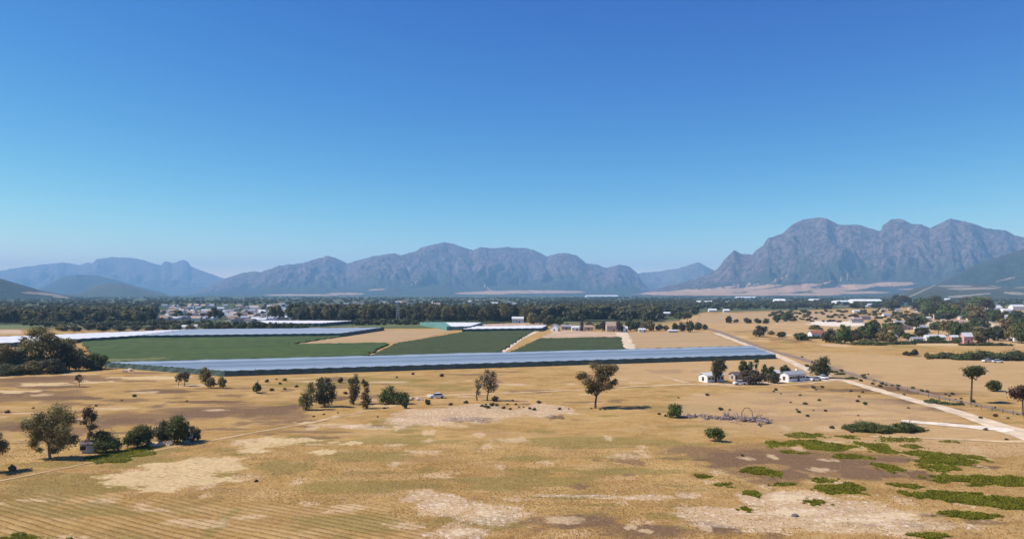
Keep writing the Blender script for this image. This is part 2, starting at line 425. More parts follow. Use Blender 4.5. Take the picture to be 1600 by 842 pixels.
    spk = N.math('MULTIPLY', N.ss(vor.outputs['Distance'], 0.42, 0.2), N.ss(nf, 0.42, 0.55))
    c = N.mix(N.math('MULTIPLY', mask(B_[1], 0.40, 0.85, 1.2, nrag), N.math('MULTIPLY_ADD', spk, 0.85, 0.34)), c, (0.70, 0.54, 0.40))
    c = N.mix(mask(A_[0], 0.46, 0.70, 1.6, nrag), c, N.mix(nf, (0.12, 0.14, 0.005), (0.21, 0.205, 0.010)))
    tan_ = N.ss(N.math('ADD', N.attr('tan').outputs['Fac'], N.math('MULTIPLY', N.math('SUBTRACT', nm, 0.5), 0.6)), 0.4, 0.8)
    c = N.mix(N.math('MULTIPLY', tan_, 0.62), c, (0.50, 0.325, 0.165))
    # fine grass grain
    c = N.mix(N.math('MULTIPLY', N.ss(nf, 0.52, 0.3), 0.45), c, N.mix(0.6, c, (0.09, 0.06, 0.028)))
    c = N.mix(N.math('MULTIPLY', N.ss(ng, 0.55, 0.75), 0.3), c, (0.60, 0.47, 0.28))
    c = N.mix(N.math('MULTIPLY', N.ss(nq, 0.56, 0.68), 0.4), c, (0.60, 0.43, 0.22))
    # far valley: patchwork of grass, scrub and stubble
    fp = N.mapping(p, (0.5, 1.4, 1))
    f1 = N.noise(fp, 0.006, 5, 0.6); f2 = N.noise(fp, 0.02, 5, 0.65)
    vc = N.mix(N.ss(f2, 0.4, 0.6), (0.05, 0.065, 0.03), (0.11, 0.125, 0.06))
    vc = N.mix(N.ss(f1, 0.58, 0.66), vc, (0.30, 0.23, 0.15))
    c = N.mix(far_, c, vc)
    N.l(c, b.inputs['Base Color'])
    b.inputs['Roughness'].default_value = 0.95; b.inputs['Specular IOR Level'].default_value = 0.05
    hgt = N.math('ADD', N.math('MULTIPLY', nf, 0.7), N.math('MULTIPLY', ng, 0.35))
    hgt = N.math('ADD', hgt, N.math('MULTIPLY', rowf, 0.3))
    N.bump(hgt, 0.9, 0.35, b)
    g = mesh_np('ground', V, [q, tri], [m], None, True, {'maskA': mA, 'maskB': mB, 'valley': pad(far), 'tan': pad(P['tan']), 'pale': pad(P['pale']), 'dull': pad(P['dull'])})
    tag(g, kind='structure')
build_ground()

# ------------------------------------------------------------------ mountains
def mountain_mat(name, rock, rock2, veg, field, vegline):
    m, nt, b = new_mat(name); N = NT(nt)
    p = N.pos()
    n1 = N.noise(N.mapping(p, (1, 1, 0.5)), 0.004, 7, 0.65); n2 = N.noise(N.mapping(p, (1, 1, 0.35)), 0.018, 6, 0.7)
    c = N.mix(N.ss(n2, 0.40, 0.60), rock, rock2)
    n3 = N.noise(p, 0.03, 4, 0.7)
    c = N.mix(N.math('MULTIPLY', N.ss(n3, 0.52, 0.62), 0.6), c, veg)
    hf = N.attr('hfrac').outputs['Fac']
    vg = N.ss(N.math('ADD', N.math('SUBTRACT', vegline, hf), N.math('MULTIPLY', N.math('SUBTRACT', n1, 0.5), 1.3)), -0.12, 0.18)
    c = N.mix(vg, c, N.mix(N.ss(n2, 0.4, 0.6), veg, tuple(v * 1.55 for v in veg)))
    fm = N.ss(N.math('ADD', N.attr('fields').outputs['Fac'], N.math('MULTIPLY', N.math('SUBTRACT', N.math('ADD', N.math('MULTIPLY', n1, 0.5), N.math('MULTIPLY', n2, 0.5)), 0.5), 1.6)), 0.46, 0.60)
    c = N.mix(fm, c, N.mix(n2, field, tuple(v * 1.25 for v in field)))
    N.l(c, b.inputs['Base Color']); b.inputs['Roughness'].default_value = 0.95
    b.inputs['Specular IOR Level'].default_value = 0.05
    N.bump(N.math('ADD', n2, N.math('MULTIPLY', N.noise(p, 0.05, 4, 0.7), 0.5)), 1.0, 55.0, b)
    return m

def mountain(name, skyl, Dr, Db, mat, seed, step=1.3, nv=70, gully=0.28, gscale=420.0, knee=0.42, kneeh=0.26, jag=0.7, fields=(), drift=0.06, strata=0.0):
    sx = np.array([a for a, _ in skyl], float); sy = np.array([b for _, b in skyl], float)
    u = np.arange(sx[0], sx[-1] + step, step)
    py = np.interp(u, sx, sy)
    py = py + (fbm(u / 9, u * 0 + seed, seed, 4) - 0.5) * 2 * jag + (np.abs(2 * vnoise(u / 4.5, u * 0 + seed, seed + 91) - 1) - 0.5) * jag * 1.3
    t = (u - CX) / F
    dr = Dr * (1 + (fbm(u / 60, u * 0, seed + 5, 3) - 0.5) * drift * 2)
    zr = H + (HY - py) * dr / F
    zr = np.maximum(zr, 2.0)
    v = np.concatenate([np.linspace(0, 1, nv), 1 + np.array([0.03, 0.10, 0.25, 0.5, 0.9, 1.3])])
    VV, UU = np.meshgrid(v, np.arange(len(u)), indexing='ij')
    dep = Db + (dr[UU] - Db) * VV
    kn = knee + (fbm(u / 50, u * 0 + 3, seed + 31, 3) - 0.5) * 0.25
    kn = kn[UU]
    lo = kneeh * (np.clip(VV / kn, 0, 1)) ** 1.35
    s = np.clip((VV - kn) / (1 - kn), 0, 1)
    hi = (1 - kneeh) * (0.35 * s + 0.65 * (1 - (1 - s) ** 1.9))
    pr = np.where(VV < kn, lo, kneeh + hi)
    pr = np.where(VV > 1, np.clip(1 - 0.85 * (VV - 1), 0, 1) ** 1.3, pr)
    X0 = t[UU] * dep
    wx = X0 + (fbm(X0 / 900, dep / 900, seed + 2, 3) - 0.5) * 700
    g1 = np.abs(2 * fbm(wx / gscale, dep / (gscale * 3.2), seed + 7, 2) - 1)
    g2 = np.abs(2 * fbm(wx / (gscale * 0.33), dep / gscale, seed + 11, 3) - 1)
    g3 = fbm(wx / (gscale * 0.1), dep / (gscale * 0.12), seed + 13, 3)
    cut = (1 - sstep(0.0, 0.55, g1)) * 1.0 + (1 - sstep(0.0, 0.5, g2)) * 0.42 + g3 * 0.42
    env = np.clip(VV * 2.2, 0, 1) * np.clip((1.0 - VV) * 3.0, 0.0, 1) + 0.02
    env = np.where(VV >= 1, 0, env)
    pr = pr - gully * cut * env * np.clip(pr * 1.6, 0.0, 1)
    if strata:
        pr = pr + strata * np.sin(pr * 42 + 5 * fbm(X0 / 700, dep / 700, seed + 3)) * env
    pr = np.clip(pr, -0.02, None)
    zz = zr[UU] * pr - 3.0 * (VV <= 0)
    X = X0; V = np.stack([X.ravel(), dep.ravel(), np.maximum(zz.ravel(), -1.0)], 1)
    nu = len(u); nvv = len(v)
    i = np.arange(nvv - 1)[:, None] * nu; j = np.arange(nu - 1)[None, :]
    q = np.stack([i + j, i + j + 1, i + nu + j + 1, i + nu + j], -1).reshape(-1, 4)
    ppx = CX + F * V[:, 0] / V[:, 1]; ppy = HY - F * (V[:, 2] - H) / V[:, 1]
    fl = np.full(len(V), -0.3)
    for (cx, cy, rx, ry, rot) in fields:
        a = (ppx - cx); bb = (ppy - cy) - rot * a
        fl = np.maximum(fl, 1 - np.hypot(a / rx, bb / ry))
    fl = np.where(VV.ravel() > 1, 0, np.clip(fl + 0.5, 0, 1))
    o = mesh_np(name, V, q, [mat], None, True, {'fields': fl, 'hfrac': np.clip(pr.ravel(), 0, 1)})
    tag(o, kind='structure')
    return o

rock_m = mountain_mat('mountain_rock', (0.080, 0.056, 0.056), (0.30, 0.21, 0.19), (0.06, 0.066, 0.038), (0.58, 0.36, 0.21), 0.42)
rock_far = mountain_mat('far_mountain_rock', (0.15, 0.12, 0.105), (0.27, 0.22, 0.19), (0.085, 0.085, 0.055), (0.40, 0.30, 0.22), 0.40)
hill_m = mountain_mat('hill_scrub', (0.06, 0.06, 0.036), (0.10, 0.09, 0.055), (0.045, 0.055, 0.03), (0.36, 0.27, 0.19), 0.8)
farm_m = mountain_mat('hill_farmland', (0.10, 0.10, 0.06), (0.17, 0.15, 0.10), (0.085, 0.09, 0.05), (0.40, 0.33, 0.24), 0.6)

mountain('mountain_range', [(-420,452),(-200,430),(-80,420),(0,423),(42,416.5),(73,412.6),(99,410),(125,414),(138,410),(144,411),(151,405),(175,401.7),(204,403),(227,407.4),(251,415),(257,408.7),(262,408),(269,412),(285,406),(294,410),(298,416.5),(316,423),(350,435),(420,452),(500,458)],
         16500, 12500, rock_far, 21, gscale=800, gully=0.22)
mountain('mountain_range', [(290,459),(320,450),(350,436),(379,426.5),(400,424),(408,425),(437,415),(473,411),(512,399.7),(528,404.4),(542,411.7),(557,407),(583,400.5),(617,395.8),(625,399),(645.5,394),(661,386),(694,378.3),(711,381.4),(721,385.6),(740,391),(750,386.6),(773.5,387.4),(792,386),(800,387.4),(821,387.3),(834,390.4),(855,401),(870.5,396),(886,395),(902,399.6),(915,411),(931,412.7),(946,418.7),(967,413.4),(983,416),(996,426.5),(1003,440),(1015,452),(1040,458)],
         11500, 8300, rock_m, 33, gscale=480, gully=0.28, fields=[(755,458,45,2.2,0.0),(590,452.5,16,1.2,-0.05),(650,440,18,1.0,-0.62),(830,456,90,2.5,0),(760,449,10,0.9,0.7),(470,461,60,1.5,0),(540,459,30,1.5,0)], strata=0.012)
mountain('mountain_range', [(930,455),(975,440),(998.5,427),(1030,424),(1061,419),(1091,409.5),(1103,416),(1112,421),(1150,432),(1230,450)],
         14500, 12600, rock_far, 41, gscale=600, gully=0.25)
mountain('mountain_range', [(985,460),(1014,455.8),(1061,442.7),(1100,432),(1121,420.5),(1132,406),(1147,391),(1158,396),(1176,398),(1181,391.7),(1192,384),(1200,372),(1223.5,364.4),(1239,350),(1255,343.5),(1278,339.6),(1291,341.4),(1310,351),(1341,351),(1372,360.5),(1377,360.5),(1379,352.7),(1393,343),(1409,342),(1422,349),(1440,351),(1453,356.6),(1485,341.4),(1513.5,347.4),(1540,356.6),(1573.6,360.5),(1584,367),(1600,371),(1650,376),(1720,396),(1850,430),(2050,457)],
         8800, 6100, rock_m, 57, gscale=400, gully=0.21, knee=0.52, kneeh=0.26, nv=90,
         fields=[(1055,458.5,60,3.0,0),(1110,455,70,4.5,-0.03),(1180,450,45,2.6,-0.12),(1240,449,40,4,-0.13),(1220,454,60,4,-0.05),(1140,460,90,2.0,0),(1310,452,50,3.2,-0.06),(1340,446.5,34,2.6,0),(1390,444,40,3.5,-0.03),(1330,457,60,2.2,0),(1150,447,40,1.5,-0.1),
                 (1215,437,24,1.0,-0.5),(1133,427,6,1,-1.5),(1260,460,60,2,0),(1450,452,50,1.2,0.0),(1310,437,30,1.2,-0.25)], strata=0.015)
mountain('hill', [(1380,461),(1410,456),(1450,452),(1477,437.6),(1513.5,419),(1553,403.6),(1600,389),(1680,366),(1800,362),(1950,400),(2100,455)],
         5800, 4500, hill_m, 63, gscale=300, gully=0.12, kneeh=0.35, jag=0.5, fields=[(1570,437,16,1.2,-0.2),(1590,452,24,2,0)])
mountain('hill', [(-500,420),(-300,405),(-120,415),(0,435),(26,442.7),(65,454),(112,463),(150,466)],
         4300, 3500, hill_m, 71, gscale=260, gully=0.10, jag=0.4, kneeh=0.4, fields=[(70,459,28,2.0,0.1),(95,464,14,1.6,0.05),(45,458,14,1,0.1)])
mountain('hill', [(60,464),(123,458),(151,445),(170,443),(191,442.7),(222,452),(264,462),(300,465)],
         6900, 5900, farm_m, 77, gscale=340, gully=0.12, jag=0.4, kneeh=0.4)
mountain('hill', [(40,462),(100,432),(120,429),(150,430),(175,436),(210,446),(260,458)],
         10500, 9300, hill_m, 79, gscale=340, gully=0.12, jag=0.4, kneeh=0.4)
mountain('hill', [(1340,466),(1396,461),(1435,449),(1461,445.5),(1500,444.6),(1534,444),(1579,450),(1620,446),(1700,445),(1900,455),(2000,463)],
         4100, 3000, farm_m, 83, gscale=300, gully=0.05, jag=0.25, kneeh=0.42,
         fields=[(1490,447,28,1.5,0.0),(1520,451,42,2.0,-0.02),(1500,463,20,2.0,-0.05),(1585,458,18,2.2,0.05),(1440,455,26,1.2,-0.45),(1575,448,30,1.5,0.05),(1530,460,20,1.2,-0.1)])
# ------------------------------------------------------------------ sheets lying on the ground
def inpoly(x, y, poly):
    x = np.asarray(x); y = np.asarray(y); c = np.zeros(x.shape, bool); n = len(poly); j = n - 1
    for i in range(n):
        xi, yi = poly[i]; xj, yj = poly[j]
        if yi != yj:
            c ^= ((yi > y) != (yj > y)) & (x < (xj - xi) * (y - yi) / (yj - yi) + xi)
        j = i
    return c

def edge_dist(x, y, poly):
    d = np.full(x.shape, 1e9); n = len(poly)
    for i in range(n):
        ax, ay = poly[i]; bx, by = poly[(i + 1) % n]
        dx, dy = bx - ax, by - ay; L = dx * dx + dy * dy + 1e-9
        t = np.clip(((x - ax) * dx + (y - ay) * dy) / L, 0, 1)
        d = np.minimum(d, np.hypot(x - ax - t * dx, y - ay - t * dy))
    return d

def sheet(name, pix, mat, lift=0.05, cell=2.0, height=0.0, rows=0.0, rowdir=0.0, kind='structure', label=None, cat=None, wob=1.2, attrs=None):
    poly = [G(*p) for p in pix]
    xs = [p[0] for p in poly]; ys = [p[1] for p in poly]
    gx = np.arange(min(xs) - cell, max(xs) + 2 * cell, cell); gy = np.arange(min(ys) - cell, max(ys) + 2 * cell, cell)
    X, Y = np.meshgrid(gx, gy)
    wx = X + (fbm(X / 7, Y / 7, 61, 2) - 0.5) * 2 * wob; wy = Y + (fbm(X / 7, Y / 7, 67, 2) - 0.5) * 2 * wob
    ins = inpoly(wx, wy, poly); ed = np.where(ins, edge_dist(wx, wy, poly), 0)
    Z = gh(X, Y) + lift
    if height:
        prof = np.clip(ed / 1.0, 0, 1)
        Z = Z + height * prof * (1 + (fbm(X / 5, Y / 5, 71, 3) - 0.5) * 0.5)
        if rows:
            u = X * math.sin(rowdir) + Y * math.cos(rowdir)
            Z = Z + prof * height * 0.38 * np.sin(2 * math.pi * u / rows)
    ny, nx = X.shape
    keep = ins[:-1, :-1] & ins[1:, :-1] & ins[:-1, 1:] & ins[1:, 1:]
    i, j = np.nonzero(keep)
    a = i * nx + j
    q = np.stack([a, a + 1, a + nx + 1, a + nx], 1)
    used, inv = np.unique(q.ravel(), return_inverse=True)
    V = np.stack([X.ravel(), Y.ravel(), Z.ravel()], 1)[used]
    o = mesh_np(name, V, inv.reshape(-1, 4), [mat], None, True)
    return tag(o, label, cat, None, kind)

def ribbon(name, pts, mat, lift=0.06, wob=0.25, step=2.0, kind='structure', ncross=5):
    """pts: (px, py, width in metres)"""
    P = np.array([[*G(p[0], p[1]), p[2]] for p in pts])
    seg = np.hypot(*np.diff(P[:, :2], axis=0).T); s = np.concatenate([[0], np.cumsum(seg)])
    t = np.arange(0, s[-1], step)
    # smooth the corners a little
    C = np.stack([np.interp(t, s, P[:, k]) for k in range(3)], 1)
    k = np.ones(7) / 7
    for c in range(2):
        pad = np.concatenate([np.full(3, C[0, c]), C[:, c], np.full(3, C[-1, c])]); C[:, c] = np.convolve(pad, k, 'valid')
    tg = np.gradient(C[:, :2], axis=0); tg /= np.linalg.norm(tg, axis=1)[:, None] + 1e-9
    nrm = np.stack([-tg[:, 1], tg[:, 0]], 1)
    V = []
    for j in range(ncross):
        f = j / (ncross - 1) - 0.5
        w = C[:, 2] * f + (fbm(t / 3.0 + j * 31 * (j in (0, ncross - 1)), t * 0 + 5, 97 + j, 3) - 0.5) * 2 * wob * C[:, 2] * (abs(f) > 0.4)
        x = C[:, 0] + nrm[:, 0] * w; y = C[:, 1] + nrm[:, 1] * w
        V.append(np.stack([x, y, gh(x, y) + lift], 1))
    V = np.concatenate(V); n = len(t)
    q = np.array([(j * n + i, j * n + i + 1, (j + 1) * n + i + 1, (j + 1) * n + i) for j in range(ncross - 1) for i in range(n - 1)])
    o = mesh_np(name, V, q[:, ::-1], [mat], None, True)
    return tag(o, kind=kind)

# roads and tracks
ribbon('dirt_road', [(1140,600.5,4.5),(1200,598,4),(1260,595,4),(1312,592,4.2),(1399,617.6,4.2),(1487,642,4.4),(1553,664,5.5),(1600,681,6.5),(1680,707,7)], M['road'], wob=0.12)
ribbon('dirt_road', [(1395,657,3),(1443,661,3.5),(1500,665,4.5),(1553,669,5),(1590,677,4)], M['road_white'], lift=0.08, wob=0.25)
ribbon('dirt_road', [(1345,679,1.2),(1440,683,1.6),(1530,687,1.8),(1600,691,2.2),(1660,695,2.2)], M['track'], lift=0.07, wob=0.3)
ribbon('dirt_road', [(1118,520,5),(1168,539,4.5),(1216,556,4.2),(1240,567,4),(1266,579,4),(1300,590,4)], M['road'], lift=0.07, wob=0.15)
ribbon('farm_track', [(560,627,1.2),(640,620,1.6),(695,616.5,2.2),(760,614,2.0),(800,612.6,1.8),(912,608.6,1.8),(1000,603.5,2),(1074,600,3),(1145,600,4)], M['track'], lift=0.06, wob=0.3)
ribbon('farm_track', [(-80,770,0.9),(0,754,0.9),(130,726,0.7),(227,707,0.9),(324,691,0.9),(400,677,1.4),(504,657.6,1.4),(600,639,1.2),(655,629,0.9)], M['track_faint'], lift=0.06, wob=0.35)
ribbon('farm_track', [(1030,587,1.2),(1050,592,1.8),(1068,597,2.5),(1080,600,2.5)], M['track'], lift=0.09, wob=0.3)
ribbon('farm_track', [(778,554.5,3.5),(812,530,4),(842,516,4.5),(858,512.5,4.5)], M['road'], lift=0.10, wob=0.15)
ribbon('farm_track', [(971,518.5,9),(985,551,8)], M['road'], lift=0.10, wob=0.2)
ribbon('farm_track', [(1083,601,1.2),(1200,604,1.0),(1240,601,1.5),(1310,594,2)], M['track'], lift=0.05, wob=0.3)
ribbon('gravel_track', [(1085,508,6),(1120,517,6),(1195,545,4.5),(1240,557,4),(1330,584,3.2),(1400,603,3),(1460,619,3.2),(1530,633,3.2),(1600,648,3.2),(1700,668,3.2)], M['ballast'], lift=0.10, wob=0.18)

# fields round the shade nets
vine = leaf_mat('vine_rows', (0.05, 0.06, 0.02), (0.10, 0.11, 0.04))
def crop_mat(name, a, b_, scale=0.25):
    m, nt, b = new_mat(name); N = NT(nt); p = N.pos()
    f = N.noise(N.mapping(p, (0.4, 1.5, 1)), 0.06, 5, 0.65); g = N.noise(N.mapping(p, (0.08, 1.0, 1), (0, 0, 0.25)), 0.30, 3, 0.6)
    c = N.mix(N.ss(g, 0.35, 0.65), b_, a)
    c = N.mix(N.math('MULTIPLY', N.ss(f, 0.52, 0.72), 0.6), c, tuple(v * 1.5 for v in a))
    c = N.mix(N.math('MULTIPLY', N.ss(f, 0.46, 0.30), 0.5), c, (a[0] * 1.15, a[1] * 0.85, a[2] * 1.1))
    N.l(c, b.inputs['Base Color']); return m
M['crop'] = crop_mat('green_crop', (0.066, 0.098, 0.022), (0.044, 0.070, 0.017))
M['crop_dark'] = crop_mat('dark_green_crop', (0.060, 0.074, 0.021), (0.042, 0.056, 0.017))
M['crop_light'] = crop_mat('light_green_crop', (0.16, 0.16, 0.05), (0.11, 0.12, 0.04))
sheet('crop_field', [(120,531.5),(250,529.5),(400,527.5),(520,525.2),(552,523.8),(455,539),(580,536.5),(612,537.5),(562,562.2),(400,566.4),(260,570.2),(150,572)], M['crop'], height=0.7, rows=3.0, rowdir=0.25, kind='stuff', label='broad green crop field behind the near shade net, left of the dry wedge', cat='crop field')
sheet('crop_field', [(616,537.5),(637,534.4),(742,516),(838,515),(776,556),(690,558.5),(566,561.9)], M['crop_dark'], height=0.7, rows=3.0, rowdir=0.25, kind='stuff', label='dark green crop field between the dry wedge and the pale track', cat='crop field')
sheet('crop_field', [(785,555.8),(840,530),(972,527.3),(979,550.7)], M['crop_dark'], height=0.7, rows=3.0, rowdir=0.25, kind='stuff', label='narrow dark green crop field beside the pale cross track', cat='crop field')
sheet('crop_strip', [(150,564),(262,560.5),(278,564),(160,569)], M['crop_light'], height=0.9, kind='stuff', label='light green weedy strip along the edge of the shade net', cat='crop strip')
sheet('dry_field', [(452,538.3),(601,515.5),(722,514.3),(636,534.2)], M['dry_field'])
sheet('dry_field', [(838,529.5),(868,515.5),(965,519.5),(973,527)], M['pale_field'], lift=0.06)
sheet('dry_field', [(988,550),(978,519),(1112,519.5),(1160,540),(1168,546)], M['dry_field'])
sheet('dry_field', [(-80,523),(-80,516),(37,515),(39,521.5)], M['pale_field'])
sheet('grass_field', [(-100,514.5),(-100,507.5),(62,507),(55,513.8)], M['green_field'])
sheet('dry_field', [(1086,505),(1092,492),(1200,487.5),(1330,486.5),(1345,500),(1200,505)], M['dry_field'], cell=3)
sheet('grass_field', [(560,511.5),(590,506.5),(656,507),(700,512.8),(600,513.5)], M['green_field'], lift=0.07)
sheet('grass_field', [(700,508),(800,505),(850,503),(850,508.5),(745,509.5)], M['pale_field'], lift=0.07)

# ------------------------------------------------------------------ shade nets
def net_mat(name, c1, c2):
    m, nt, b = new_mat(name); N = NT(nt)
    f = N.attr('strip').outputs['Fac']
    n = N.noise(N.mapping(N.pos(), (0.15, 0.6, 1)), 0.15, 4)
    N.l(N.mix(N.math('MULTIPLY_ADD', n, 0.3, N.math('MULTIPLY', f, 0.75)), c1, c2), b.inputs['Base Color'])
    b.inputs['Roughness'].default_value = 0.45; b.inputs['Specular IOR Level'].default_value = 0.5
    return m
M['net_blue'] = net_mat('blue_grey_netting', (0.10, 0.15, 0.19), (0.36, 0.42, 0.46))
M['net_blue2'] = net_mat('pale_blue_netting', (0.24, 0.29, 0.33), (0.38, 0.41, 0.44))
M['net_white'] = net_mat('white_netting', (0.72, 0.68, 0.64), (0.80, 0.77, 0.74))
M['net_wall'] = simple_mat('dark_green_netting', (0.075, 0.115, 0.10), 0.3, 0.5)
M['net_wall_pale'] = simple_mat('turquoise_netting', (0.13, 0.27, 0.23), 0.2, 0.5)

def shade_net(corners, hr, top, wall, label, group=None, ns=200, ridges=9, wall_h=None, posts=0, front=(1, 2)):
    """corners (px, py on the ground): back-left, front-left, front-right, back-right"""
    c = [np.array(G(*p)) for p in corners]
    ctr = sum(c) / 4
    root = empty('shade_net', (ctr[0], ctr[1], gz(*ctr)))
    tag(root, label, 'shade net', group)
    nt_ = ridges * 6 + 1
    S, T = np.meshgrid(np.linspace(0, 1, ns), np.linspace(0, 1, nt_))
    front_ = (1 - S)[..., None] * c[1] + S[..., None] * c[2]
    back = (1 - S)[..., None] * c[0] + S[..., None] * c[3]
    P = (1 - T)[..., None] * front_ + T[..., None] * back
    ph = (T * ridges) % 1.0
    tri = 1 - np.abs(2 * ph - 1)
    Z = hr - 0.55 + 0.55 * np.abs(tri) ** 0.8 + (fbm(P[..., 0] / 9, P[..., 1] / 9, 23, 3) - 0.5) * 0.35 - 0.10 * np.abs(np.sin(S * math.pi * ns / 8))
    strip = np.floor(T * ridges).astype(int)
    sv = np.random.default_rng(5).random(ridges + 2)[strip] * 0.75 + 0.25 * fbm(S * 9, T * 3, 29, 3)
    V = np.stack([P[..., 0] - ctr[0], P[..., 1] - ctr[1], Z], -1).reshape(-1, 3)
    i = np.arange(nt_ - 1)[:, None] * ns; j = np.arange(ns - 1)[None, :]
    q = np.stack([i + j, i + j + 1, i + ns + j + 1, i + ns + j], -1).reshape(-1, 4)
    mesh_np('net_roof', V, q, [top], None, False, {'strip': sv.ravel()}, root)
    # hanging side nets
    wh = (wall_h or hr) - 0.05
    VV = []; Q = []
    for a, b_ in ((1, 2), (0, 1), (2, 3), (3, 0)):
        L = np.linalg.norm(c[b_] - c[a]); n = max(3, int(L / 3))
        t = np.linspace(0, 1, n); base = len(VV)
        for k, tt in enumerate(t):
            p = c[a] * (1 - tt) + c[b_] * tt - ctr
            out = 0.35 * (k % 2)
            nn = (c[b_] - c[a])[::-1] * np.array([1, -1]) / L
            VV.append((p[0] + nn[0] * out, p[1] + nn[1] * out, 0.0)); VV.append((p[0], p[1], wh - 0.25 * (k % 2)))
        Q += [(base + 2 * k, base + 2 * k + 2, base + 2 * k + 3, base + 2 * k + 1) for k in range(n - 1)]
    mesh_np('net_wall', np.array(VV), np.array(Q), [wall], None, False, None, root)
    if posts:
        pm = MB(); pm.tube([(0, 0, 0), (0, 0, hr + 0.25)], [0.09, 0.07], 6)
        p0 = None
        for k in range(posts):
            t = k / (posts - 1); p = c[front[0]] * (1 - t) + c[front[1]] * t - ctr
            p = p + np.array([0, 0.25])
            if p0 is None: p0 = pm.build('post', M['net_wall'], root, (p[0], p[1], 0))
            else:
                o = p0.copy(); COL.objects.link(o); o.parent = root; o.location = (p[0], p[1], 0)
    return root

shade_net([(163,573.5),(351,588),(1212,560.5),(1172,546)], 2.2, M['net_blue'], M['net_wall'], 'long blue grey shade net with dark green sides, nearest of the nets', ridges=11, posts=46)
shade_net([(299,519),(212,530),(533,526.2),(600,516)], 2.7, M['net_blue2'], M['net_wall'], 'pale blue shade net behind the green crop field, beside the white net', ridges=8, ns=120)
shade_net([(-60,534),(-30,545),(211,530.2),(297,519.2)], 2.7, M['net_white'], M['net_wall'], 'bright white shade net at the far left, behind the big clump of trees', ridges=7, ns=120)
shade_net([(404,505),(415,510),(500,510),(555,505.5)], 3.2, M['net_white'], M['net_wall'], 'small white shade net in front of the dark wood belt', ridges=5, ns=60)
shade_net([(656,508.2),(698,516.2),(704,515.9),(694,508.0)], 3.4, M['net_wall_pale'], M['net_wall_pale'], 'small turquoise shade net beyond the dry wedge', ridges=4, ns=40)
shade_net([(695,508.0),(705,515.8),(735,515.2),(754,508.4)], 3.2, M['net_white'], M['net_wall_pale'], 'small white shade net touching the turquoise one', ridges=4, ns=60)
sheet('sand_patch', [(1258,507),(1272,501.5),(1322,502.5),(1331,495),(1338,495),(1342,502.5),(1353,503.5),(1352,509.5),(1300,510)], M['road_white'], lift=0.12, wob=4)
sheet('sand_patch', [(1530,500),(1545,496),(1558,499),(1556,515),(1548,516),(1538,508)], M['road'], lift=0.12, wob=4)
sheet('sand_patch', [(1556,504),(1604,501),(1606,508),(1570,510)], M['road'], lift=0.14, wob=4)
sheet('sand_patch', [(1448,510),(1480,509),(1516,505),(1514,510),(1450,515)], M['pale_field'], lift=0.12, wob=4)
shade_net([(747,514),(722,519.2),(846,517.5),(856,512.5)], 2.8, M['net_white'], M['net_wall'], 'narrow white shade net at the top edge of the dark green field', ridges=4, ns=60)

# ------------------------------------------------------------------ trees
def leaf_cloud(clumps, rnd, size, dens=1.0, core=0.66, flat=0.0):
    """clumps: (x,y,z,rx,ry,rz) -> verts, quads, tint"""
    VS = []; QS = []; TS = []; nv = 0
    for (cx, cy, cz, rx, ry, rz) in clumps:
        area = (rx * ry + rx * rz + ry * rz) / 3
        n = int(max(14, dens * 9.5 * area / (size * size)))
        d = rnd.normal(size=(n, 3)); d /= np.linalg.norm(d, axis=1)[:, None]
        lump = 1 + 0.28 * np.sin(d[:, 0] * 5 + cx * 3) * np.sin(d[:, 2] * 6 + cz) + 0.15 * rnd.normal(size=n)
        r = (0.55 + 0.5 * rnd.random(n) ** 0.6) * lump
        p = d * r[:, None] * np.array([rx, ry, rz]) + np.array([cx, cy, cz])
        nn = d * 0.8 + rnd.normal(size=(n, 3)) * 0.65 + np.array([0, 0, 0.25]); nn /= np.linalg.norm(nn, axis=1)[:, None]
        a = np.cross(nn, rnd.normal(size=(n, 3))); a /= np.linalg.norm(a, axis=1)[:, None] + 1e-9
        b = np.cross(nn, a)
        s = size * (0.55 + 0.9 * rnd.random(n))[:, None]
        V = np.stack([p + a * s, p + b * s * 0.55, p - a * s, p - b * s * 0.55], 1).reshape(-1, 3)
        VS.append(V); QS.append(np.arange(n * 4).reshape(-1, 4) + nv); nv += n * 4
        ct = rnd.random()
        TS.append(np.repeat(np.clip(0.55 * ct + 0.5 * rnd.random(n), 0, 1), 4))
        if core:
            m_, k_ = 6, 8
            th = np.linspace(0, math.pi, m_)[:, None]; ph = np.linspace(0, 2 * math.pi, k_, endpoint=False)[None, :]
            jit = core * (1 + 0.22 * rnd.normal(size=(m_, k_)))
            X = cx + rx * jit * np.sin(th) * np.cos(ph); Y = cy + ry * jit * np.sin(th) * np.sin(ph); Z = cz + rz * jit * np.cos(th) + 0 * ph
            V = np.stack([X, Y, Z], -1).reshape(-1, 3)
            q = [(i * k_ + j, (i + 1) * k_ + j, (i + 1) * k_ + (j + 1) % k_, i * k_ + (j + 1) % k_) for i in range(m_ - 1) for j in range(k_)]
            VS.append(V); QS.append(np.array(q) + nv); nv += len(V)
            TS.append(np.clip(0.5 * ct + 0.45 * rnd.random(len(V)), 0, 1))
    return np.concatenate(VS), np.concatenate(QS), np.concatenate(TS)

